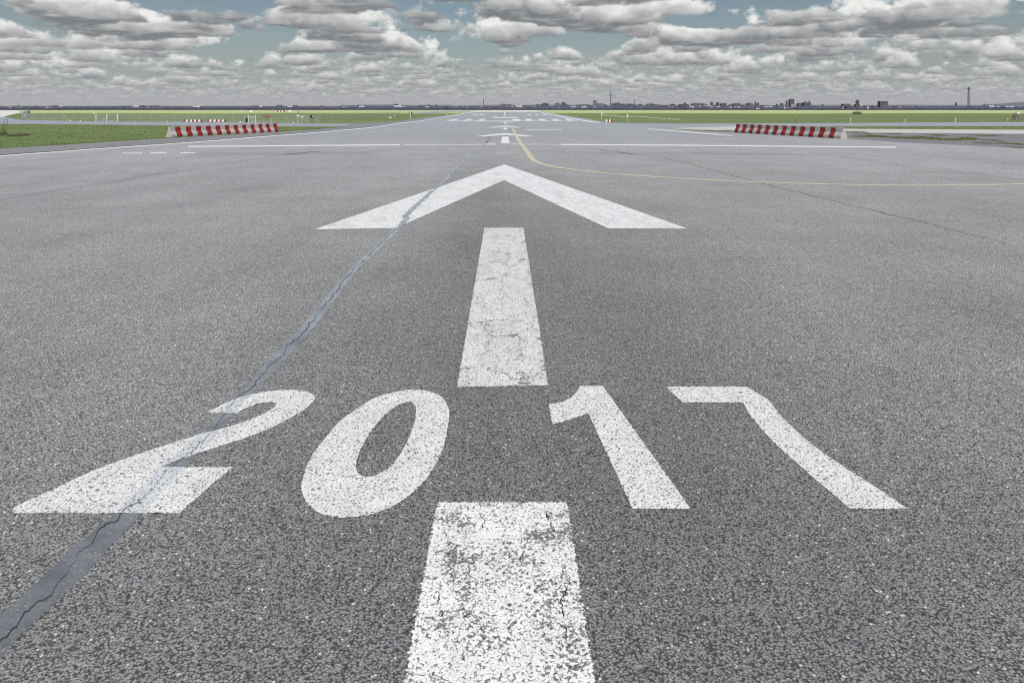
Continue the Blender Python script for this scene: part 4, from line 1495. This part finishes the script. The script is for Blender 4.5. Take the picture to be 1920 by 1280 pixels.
M['f_grey'] = facade('grey facade', (0.175, 0.183, 0.21), (0.09, 0.098, 0.12))  # facade, roof and tower colours here carry a painted bluish haze
M['f_dark'] = facade('dark facade', (0.100, 0.105, 0.130), (0.068, 0.072, 0.094))
M['f_purple'] = facade('reddish facade', (0.125, 0.105, 0.125), (0.06, 0.055, 0.075))
M['f_pale'] = facade('pale facade', (0.36, 0.345, 0.35), (0.16, 0.16, 0.18))
M['f_white'] = facade('white facade', (0.56, 0.57, 0.58), (0.3, 0.3, 0.32))
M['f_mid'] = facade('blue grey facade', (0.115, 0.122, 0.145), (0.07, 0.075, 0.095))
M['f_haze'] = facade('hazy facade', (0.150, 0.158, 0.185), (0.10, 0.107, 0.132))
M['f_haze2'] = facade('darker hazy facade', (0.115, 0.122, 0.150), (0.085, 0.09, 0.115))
M['roof_dark'] = simple_mat('dark roofs', (0.095, 0.098, 0.118), 0.9, 0.2, 0.1)
M['roof_red'] = simple_mat('hazy red roofs', (0.16, 0.115, 0.115), 0.9, 0.2, 0.1)
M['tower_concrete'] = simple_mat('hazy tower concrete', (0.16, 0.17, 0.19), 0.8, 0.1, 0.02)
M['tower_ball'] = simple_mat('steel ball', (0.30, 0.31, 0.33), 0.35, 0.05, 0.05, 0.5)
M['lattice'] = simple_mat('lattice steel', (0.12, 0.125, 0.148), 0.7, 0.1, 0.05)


def building(x0, x1, yt, Y, mat, label, depth=None, top=None, z0=None, rot=0.0):
    """block seen from column x0 to x1 with its roof at row yt"""
    c = A((x0 + x1) / 2, Y)
    zb = gz(Y) - 1 if z0 is None else z0
    w = (x1 - x0) / F * Y
    h = hgt(yt, Y) - zb
    dp = depth or max(12, min(40, w * 0.6))
    root = thing('office_building', label, 'building', (c.x, c.y + dp / 2, zb), rot)
    bm = bmesh.new()
    box(bm, -w / 2, w / 2, -dp / 2, dp / 2, 0, h)
    from_bm('wall', bm, M[mat], root)
    bm = bmesh.new()
    par = 0.8
    box(bm, -w / 2 - 0.3, w / 2 + 0.3, -dp / 2 - 0.3, -dp / 2 + 0.4, h + 0.003, h + par)
    box(bm, -w / 2 - 0.3, w / 2 + 0.3, dp / 2 - 0.4, dp / 2 + 0.3, h + 0.003, h + par)
    box(bm, -w / 2 - 0.3, -w / 2 + 0.4, -dp / 2 + 0.41, dp / 2 - 0.41, h + 0.003, h + par)
    box(bm, w / 2 - 0.4, w / 2 + 0.3, -dp / 2 + 0.41, dp / 2 - 0.41, h + 0.003, h + par)
    from_bm('parapet', bm, M['roof_dark'], root)
    for a, b, y2 in (top or []):
        bm = bmesh.new()
        xa = (a - (x0 + x1) / 2) / F * Y
        xb = (b - (x0 + x1) / 2) / F * Y
        box(bm, xa, xb, -dp * 0.25, dp * 0.25, h + 0.004, hgt(y2, Y) - zb)
        from_bm('roof_house', bm, M[mat], root)
    return root


building(1112.4, 1119.2, 188.9, 6200, 'f_grey', 'slim grey tower block left of the tall tower with a ball', top=[(1113, 1117, 188.3)])
building(1119.8, 1131.5, 194.6, 5600, 'f_grey', 'low wide grey block right of the slim tower block', top=[(1121, 1124, 193.6), (1127, 1130, 193.9)])
building(1153, 1162.6, 193.2, 4800, 'f_dark', 'dark square block just right of the tall tower with a ball', top=[(1155, 1158, 192.7)])
building(1165, 1176, 197.2, 4500, 'f_dark', 'low dark block right of the dark square block', top=[(1166, 1169, 196)])
building(1178.3, 1182.2, 194.8, 5000, 'f_dark', 'small dark tower left of the thin chimney')
building(1241, 1251.4, 199.6, 2900, 'f_dark', 'low dark flat block in front of the town', top=[(1243, 1246, 199.2)])
building(1275.8, 1291, 196.0, 3000, 'f_dark', 'dark ribbed office block with a small turret on its roof', top=[(1283.6, 1286.8, 192.4)])
building(1258, 1266, 195.4, 5600, 'f_mid', 'hazy block left of the dark ribbed office block', top=[(1260, 1262, 194.6)])
building(1299, 1321.2, 194.3, 5200, 'f_mid', 'long hazy grey slab block', top=[(1304, 1308, 193.6)])
building(1352, 1362, 194.1, 4700, 'f_purple', 'reddish grey block right of the two rounded towers', top=[(1358, 1361, 193.5)])
building(1375, 1385.2, 194.2, 4900, 'f_purple', 'reddish square block in the middle of the right skyline')
building(1416.2, 1423.4, 193.3, 4600, 'f_dark', 'dark block with a thin mast on its left edge', top=[(1416.6, 1417.3, 189.6)])
building(1417.5, 1425.4, 203.0, 1900, 'f_white', 'low white shed at the far field edge below the mast block')
building(1470, 1472.6, 200.0, 1850, 'f_white', 'narrow white tower left of the twin high rises', depth=4)
building(1465, 1470, 204.9, 1820, 'f_white', 'low white annex beside the narrow white tower')
building(1455, 1462, 205.0, 1900, 'f_pale', 'low pale shed left of the narrow white tower')
building(1474.6, 1479.5, 188.9, 4300, 'f_grey', 'grey high rise, shorter of the twin high rises')
building(1481.3, 1489.2, 186.2, 4200, 'f_purple', 'dark purple high rise, taller of the twin high rises', top=[(1482, 1486, 185.7)])
building(1483, 1488, 195.0, 3600, 'f_pale', 'pale block in front of the dark purple high rise')
building(1488.4, 1491.6, 195.6, 3650, 'f_pale', 'narrow pale block right in front of the dark purple high rise')
building(1507, 1521.2, 193.0, 4000, 'f_dark', 'dark wide block with small roof masts right of the high rises', top=[(1510, 1519.5, 192.3), (1511.3, 1511.6, 189.3), (1518.8, 1519.1, 188.8)])
building(1581, 1594.6, 195.2, 4700, 'f_mid', 'hazy low block left of the control tower')
building(1578.5, 1582, 199.8, 2100, 'f_pale', 'small pale house left of the dark terminal building', depth=6)
building(1588, 1626, 200.6, 2400, 'f_dark', 'long dark terminal building under the control tower', depth=26)
building(1626.2, 1629, 199.4, 2380, 'f_white', 'white end tower of the dark terminal building', depth=20)
building(1631, 1636, 204.4, 2200, 'f_pale', 'tiny pale house right of the white end tower', depth=8)
building(1650.2, 1665, 190.2, 3700, 'f_purple', 'large dark square block right of the control tower', top=[(1651.5, 1663.5, 189.8)])
building(1052, 1057.3, 193.2, 6000, 'f_mid', 'small hazy tower block beyond the runway end', top=[(1053, 1055, 192.6)])
building(1015, 1023.5, 195.3, 4400, 'f_dark', 'dark block at the right of the runway end')
building(1060, 1066, 196.0, 6100, 'f_mid', 'hazy block right of the small tower block')
building(1198, 1204, 195.6, 6000, 'f_mid', 'hazy block right of the thin chimney', top=[(1200, 1202, 195)])
building(1212, 1216, 195.0, 6100, 'f_mid', 'narrow hazy block in the middle of the skyline')
building(1226, 1236, 196.4, 5600, 'f_mid', 'wide low hazy block left of the low dark flat block')
building(1390, 1402, 197.0, 5200, 'f_mid', 'hazy low block right of the reddish square block', top=[(1394, 1396, 196.2)])
building(1430, 1436, 197.5, 5000, 'f_mid', 'hazy small block right of the mast block')
building(1792, 1794.6, 192.8, 8000, 'f_mid', 'tiny hazy block on the ridge left of the lattice tower', top=[(1792.6, 1794, 192.2)])
building(728, 735, 199.4, 4600, 'f_mid', 'hazy block right of the pointed hill', top=[(733, 734, 198)])
building(750, 756, 198.2, 5200, 'f_mid', 'small hazy block on the left skyline')
building(786, 789, 196.8, 5800, 'f_grey', 'narrow hazy block left of the dark pine tree')
building(800, 812, 199.8, 4000, 'f_purple', 'long reddish block left of the dark pine tree')
building(868, 880, 200.2, 3900, 'f_mid', 'long hazy block left of the tall chimney')


def spire(x, yt, yb, Y, w, label, name='church_tower', mat='f_dark'):
    c = A(x, Y, 0)
    z0 = gz(Y) - 1
    h = hgt(yt, Y) - z0
    ww = w / F * Y / 2
    root = thing(name, label, 'church', (c.x, c.y, z0))
    bm = bmesh.new()
    box(bm, -ww, ww, -ww, ww, 0, h * 0.58)
    from_bm('tower', bm, M[mat], root)
    bm = bmesh.new()
    ap = bm.verts.new((0, 0, h))
    b = [bm.verts.new((sx * ww * 1.1, sy * ww * 1.1, h * 0.583)) for sx, sy in ((-1, -1), (1, -1), (1, 1), (-1, 1))]
    for i in range(4):
        bm.faces.new((b[i], b[(i + 1) % 4], ap))
    bm.faces.new(list(reversed(b)))
    from_bm('spire_roof', bm, M['roof_dark'], root)
    bm = bmesh.new()
    box(bm, -ww * 0.9, ww * 0.9, ww * 1.02, ww * 5, 0, h * 0.33)
    from_bm('nave', bm, M[mat], root)
    return root


spire(1136, 194.6, 205, 2700, 2.6, 'dark church tower with a pointed roof left of the tall ball tower')
spire(1845.5, 192.8, 200, 5200, 1.6, 'thin church spire right of the lattice tower')
spire(1851, 196.4, 201, 5200, 1.6, 'lower church spire beside the thin one, right of the lattice tower')

# tall tower with a ball
Yv = 9000
c = A(1144.9, Yv)
root = thing('television_tower', 'very tall slim concrete tower with a steel ball and antenna on the skyline', 'tower', (c.x, c.y, gz(Yv)))
zo = gz(Yv)
zb = hgt(177.8, Yv) - zo
bm = bmesh.new()
lathe(bm, [(10, 0), (7.5, 30), (6.0, 70), (5.0, zb - 10)], 14)
from_bm('shaft', bm, M['tower_concrete'], root)
bm = bmesh.new()
lathe(bm, [(14.5 * math.cos(t), zb + 14.5 * math.sin(t)) for t in [(-80 + 16 * i) * math.pi / 180 for i in range(11)]], 16)
from_bm('ball', bm, M['tower_ball'], root)
bm = bmesh.new()
lathe(bm, [(5.5, zb + 14.3), (4.8, zb + 28), (2.8, zb + 28.1), (2.2, zb + 48), (1.3, zb + 48.1), (1.0, hgt(168.6, Yv) - zo)], 8)
from_bm('antenna', bm, M['lattice'], root)

# chimneys
for x, yt, Y, w, lb in [(906.7, 185.2, 4200, 1.3, 'tall dark chimney left of the runway end'), (1189.7, 186.3, 5200, 1.0, 'thin chimney in the middle of the skyline'),
                        (957.5, 198.2, 3200, 0.9, 'short dark chimney beyond the runway end, leftmost of three'), (963.8, 197.4, 3200, 1.1, 'short dark chimney beyond the runway end, middle of three'),
                        (970.8, 197.6, 3200, 1.1, 'short dark chimney beyond the runway end, rightmost of three')]:
    c = A(x, Y)
    h = hgt(yt, Y) - gz(Y)
    r = w / F * Y / 2
    root = thing('chimney', lb, 'chimney', (c.x, c.y, gz(Y)))
    bm = bmesh.new()
    lathe(bm, [(r * 1.5, 0), (r, h * 0.6), (r * 0.85, h * 0.96)], 12)
    from_bm('stack', bm, M['lattice'], root)
    bm = bmesh.new()
    lathe(bm, [(r * 0.95, h * 0.962), (r * 1.0, h), (r * 0.7, h + 0.3)], 12)
    from_bm('rim', bm, M['roof_dark'], root)

# two rounded towers
for x, w, yt, lb in [(1334.3, 4.8, 190.6, 'left and slimmer of two dark towers with rounded tops'), (1345.6, 6.6, 191.0, 'right and wider of two dark towers with rounded tops')]:
    Y = 4400
    c = A(x, Y)
    h = hgt(yt, Y) - gz(Y)
    r = w / F * Y / 2
    root = thing('gas_tower', lb, 'tower', (c.x, c.y, gz(Y)))
    bm = bmesh.new()
    lathe(bm, [(r, 0), (r, h - r * 0.85)], 18)
    from_bm('wall', bm, M['f_dark'], root)
    bm = bmesh.new()
    lathe(bm, [(r * 1.03 * math.cos(t), h - r * 0.845 + r * 0.85 * math.sin(t)) for t in (0, 0.35, 0.7, 1.05, 1.35)], 18)
    from_bm('domed_roof', bm, M['lattice'], root)

# white curved canopy hall
Y = 3500
c = A(1330, Y)
root = thing('canopy_hall', 'hall with a bright white curved roof in front of the rounded towers', 'building', (c.x, c.y, gz(Y)))
bm = bmesh.new()
pr = []
for i in range(13):
    t = -1 + 2 * i / 12
    pr.append((t * 17, hgt(198.6, Y) - gz(Y) + 2.2 * (1 - t * t) - 1.4 * (t > 0.6)))
fr = [bm.verts.new((x, -10, z)) for x, z in pr]
bk = [bm.verts.new((x, 12, z + 1.0)) for x, z in pr]
f2 = [bm.verts.new((x, -10, z - 1.6)) for x, z in pr]
for i in range(12):
    bm.faces.new((fr[i], fr[i + 1], bk[i + 1], bk[i]))
    bm.faces.new((f2[i], f2[i + 1], fr[i + 1], fr[i]))
M['white_roof'] = simple_mat('white roof sheet', (0.62, 0.63, 0.64), 0.6, 0.05, 0.1)
from_bm('curved_roof', bm, M['white_roof'], root)
bm = bmesh.new()
box(bm, -15, 15, -8, 10, 0, hgt(199.8, Y) - gz(Y))
from_bm('wall', bm, M['f_mid'], root)

# control tower over the terminal
Y = 2550
c = A(1606.5, Y)
zo = gz(Y) - 1
root = thing('control_tower', 'dark airport control tower with a radar dome above the terminal', 'tower', (c.x, c.y, zo))
k = Y / F
bm = bmesh.new()
box(bm, -3.6 * k, 5.2 * k, -6, 6, 0, hgt(195.6, Y) - zo)
from_bm('tower_block', bm, M['f_dark'], root)
bm = bmesh.new()
box(bm, -1.2 * k, 3.4 * k, -4, 4, hgt(195.55, Y) - zo, hgt(191.5, Y) - zo)
from_bm('cab_base', bm, M['f_dark'], root)
bm = bmesh.new()
zc = hgt(191.4, Y) - zo
lathe(bm, [(2.9 * k, zc), (3.2 * k, zc + 1.6 * k), (2.5 * k, zc + 3.2 * k), (1.0 * k, zc + 4.2 * k)], 14, c=(1.6 * k, 0))
from_bm('cab', bm, M['roof_dark'], root)
bm = bmesh.new()
tube(bm, (1.6 * k, 0, zc + 4.1 * k), (1.6 * k, 0, hgt(184, Y) - zo), 0.45, 0.2, n=6)
from_bm('mast', bm, M['lattice'], root)
bm = bmesh.new()
box(bm, -3.4 * k, -1.3 * k, -2, 2, hgt(191.2, Y) - zo, hgt(190.4, Y) - zo)
box(bm, -2.6 * k, -1.3 * k, -2, 2, hgt(193.2, Y) - zo, hgt(192.4, Y) - zo)
from_bm('balcony', bm, M['roof_dark'], root)
bm = bmesh.new()
box(bm, 5.25 * k, 8.2 * k, -5, 4, 0, hgt(196.2, Y) - zo)
from_bm('white_annex', bm, M['f_white'], root)

# lattice tower
Y = 3600
c = A(1816.4, Y)
zo = gz(Y) - 1
k = Y / F
root = thing('lattice_tower', 'tall dark steel lattice tower with a platform near its top, far right', 'tower', (c.x, c.y, zo))
h = hgt(168.4, Y) - zo
w0, w1 = 1.9 * k, 0.95 * k


def leg(sx, sy, t):
    w = w0 + (w1 - w0) * t ** 0.75
    return Vector((sx * w, sy * w, h * t))


for sx, sy in ((-1, -1), (1, -1), (1, 1), (-1, 1)):
    bm = bmesh.new()
    for i in range(12):
        tube(bm, leg(sx, sy, i / 12), leg(sx, sy, (i + 1) / 12), 0.5, n=5)
    from_bm('leg', bm, M['lattice'], root)
bm = bmesh.new()
cs = ((-1, -1), (1, -1), (1, 1), (-1, 1))
for i in range(15):
    t0, t1 = i / 15, (i + 1) / 15
    for j in range(4):
        a, b = cs[j], cs[(j + 1) % 4]
        tube(bm, leg(*a, t0), leg(*b, t1), 0.27, n=4)
        tube(bm, leg(*b, t0), leg(*a, t1), 0.27, n=4)
        tube(bm, leg(*a, t1), leg(*b, t1), 0.27, n=4)
from_bm('cross_braces', bm, M['lattice'], root)
bm = bmesh.new()
lathe(bm, [(1.4 * k, h), (2.3 * k, h + 0.9 * k), (2.3 * k, h + 2.0 * k), (1.3 * k, h + 3.6 * k), (0.7 * k, h + 4.6 * k)], 12)
from_bm('platform', bm, M['roof_dark'], root)
bm = bmesh.new()
tube(bm, (0, 0, h + 4.5 * k), (0, 0, h + 6.2 * k), 0.7, 0.3, n=6)
from_bm('mast', bm, M['lattice'], root)

# single dark tree at the runway end
Yp = 1700
c = A(838.6, Yp)
k = Yp / F
root = thing('pine_tree', 'dark pointed tree standing at the left of the runway end', 'tree', (c.x, c.y, gz(Yp) - 0.3))
bm = bmesh.new()
tube(bm, (0, 0, 0), (0, 0, 8 * k), 0.4, 0.12, n=7)
from_bm('trunk', bm, M['roof_dark'], root)
bm = bmesh.new()
rnd = random.Random(2)
for i in range(700):
    t = rnd.random() ** 1.3
    r = (1 - t) * 2.4 * k * rnd.uniform(0.3, 1) + 0.2
    a = rnd.uniform(0, 6.283)
    p = Vector((r * math.cos(a), r * math.sin(a), (0.6 + 8.0 * t) * k))
    s = rnd.uniform(0.3, 0.7)
    v = [bm.verts.new(p + Vector((rnd.uniform(-s, s), rnd.uniform(-s, s), rnd.uniform(-s, s)))) for _ in range(3)]
    bm.faces.new(v)
from_bm('crown', bm, M['wood_near'], root)
for i, (x, s) in enumerate([(843, 1.0), (846, 0.8), (834, 0.7)]):
    root = thing('round_tree', 'small round tree beside the dark pointed tree, ' + ('right', 'far right', 'left')[i], 'tree', A(x, 1720, gz(1720) - 0.3))
    bm = bmesh.new()
    tube(bm, (0, 0, 0), (0, 0, 2.2), 0.25, 0.12, n=6)
    from_bm('trunk', bm, M['roof_dark'], root)
    bm = bmesh.new()
    for j in range(300):
        d = Vector((rnd.gauss(0, 1), rnd.gauss(0, 1), rnd.gauss(0, 1))).normalized() * rnd.uniform(0.5, 1)
        p = Vector((d.x * 1.7, d.y * 1.7, 3.4 + d.z * 1.5)) * s
        v = [bm.verts.new(p + Vector((rnd.uniform(-0.4, 0.4), rnd.uniform(-0.4, 0.4), rnd.uniform(-0.4, 0.4)))) for _ in range(3)]
        bm.faces.new(v)
    from_bm('crown', bm, M['wood_near'], root)

# light masts at the runway end
for x, yt, lb in [(915.9, 201.6, 'lamp mast with a split head at the runway end, left'), (972.2, 199.5, 'thin lamp mast at the runway end, middle'), (951, 201.8, 'short lamp mast just right of the centre line at the runway end')]:
    Y = 1640
    root = thing('light_mast', lb, 'mast', A(x, Y, gz(Y) - 0.3))
    h = hgt(yt, Y) - gz(Y)
    bm = bmesh.new()
    tube(bm, (0, 0, 0), (0, 0, h), 0.32, 0.22, n=7)
    from_bm('pole', bm, M['f_grey'], root)
    bm = bmesh.new()
    box(bm, -1.3, 1.3, -0.3, 0.3, h + 0.01, h + 0.5)
    from_bm('lamp_head', bm, M['f_pale'], root)

# pale houses scattered through the far town
def make_house(w, d, h, wall, roof, label, loc, rot):
    root = thing('house', label, 'house', loc, rot, 'pale houses of the far town')
    bm = bmesh.new()
    box(bm, -w / 2, w / 2, -d / 2, d / 2, 0, h)
    from_bm('wall', bm, M[wall], root)
    bm = bmesh.new()
    a = [bm.verts.new(p) for p in ((-w / 2 - .4, -d / 2 - .4, h + .01), (w / 2 + .4, -d / 2 - .4, h + .01), (w / 2 + .4, d / 2 + .4, h + .01), (-w / 2 - .4, d / 2 + .4, h + .01))]
    r = [bm.verts.new((-w / 2 - .4, 0, h + d * .32)), bm.verts.new((w / 2 + .4, 0, h + d * .32))]
    bm.faces.new((a[0], a[1], r[1], r[0]))
    bm.faces.new((a[2], a[3], r[0], r[1]))
    bm.faces.new((a[1], a[2], r[1]))
    bm.faces.new((a[3], a[0], r[0]))
    bm.faces.new((a[3], a[2], a[1], a[0]))
    from_bm('roof', bm, M[roof], root)
    return root


HL = 'tiny pale house among the trees of the far town skyline'
kinds = []
rnd = random.Random(77)
for w, d, h, wall, roof in [(12, 10, 6, 'f_pale', 'roof_dark'), (18, 11, 7, 'f_white', 'roof_dark'), (10, 9, 5, 'f_white', 'roof_red'), (24, 11, 6, 'f_pale', 'f_white'), (22, 12, 8, 'f_grey', 'roof_dark')]:
    Y = rnd.uniform(3000, 5000)
    kinds.append(make_house(w, d, h, wall, roof, HL, (rnd.uniform(-0.6, 0.6) * Y, Y, gz(Y)), 0))
for i in range(230):
    Y = 2700 + 4000 * rnd.random()
    x = rnd.uniform(-0.76, 0.78) * Y
    o = copy_tree(rnd.choice(kinds))
    o.location = (x, Y, gz(Y) - 0.3)
    o.rotation_euler.z = rnd.uniform(-0.6, 0.6)
    s = rnd.uniform(0.7, 1.3)
    o.scale = (s, s, s)

# hazy blocks of the inner city, one behind the other
CB = 'hazy grey blue city block in the crowded middle of the skyline'
protos = []
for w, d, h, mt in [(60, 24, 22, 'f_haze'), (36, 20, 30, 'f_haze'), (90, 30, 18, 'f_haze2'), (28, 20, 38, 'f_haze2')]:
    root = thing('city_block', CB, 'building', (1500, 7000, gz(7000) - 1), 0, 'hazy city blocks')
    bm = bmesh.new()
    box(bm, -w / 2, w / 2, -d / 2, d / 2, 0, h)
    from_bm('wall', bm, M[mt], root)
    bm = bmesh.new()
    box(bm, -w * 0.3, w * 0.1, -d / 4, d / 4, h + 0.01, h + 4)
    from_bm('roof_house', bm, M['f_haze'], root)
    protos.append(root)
rnd = random.Random(5)
for i in range(150):
    Y = rnd.uniform(5200, 8800)
    px = rnd.triangular(880, 1580, 1240) if i % 5 else rnd.uniform(560, 1780)
    o = copy_tree(rnd.choice(protos))
    p = A(px, Y)
    o.location = (p.x, Y, gz(Y) - 1)
    o.rotation_euler.z = rnd.uniform(-0.5, 0.5)
    sc = rnd.uniform(0.6, 1.15)
    o.scale = (rnd.uniform(0.5, 1.4), 1, sc)
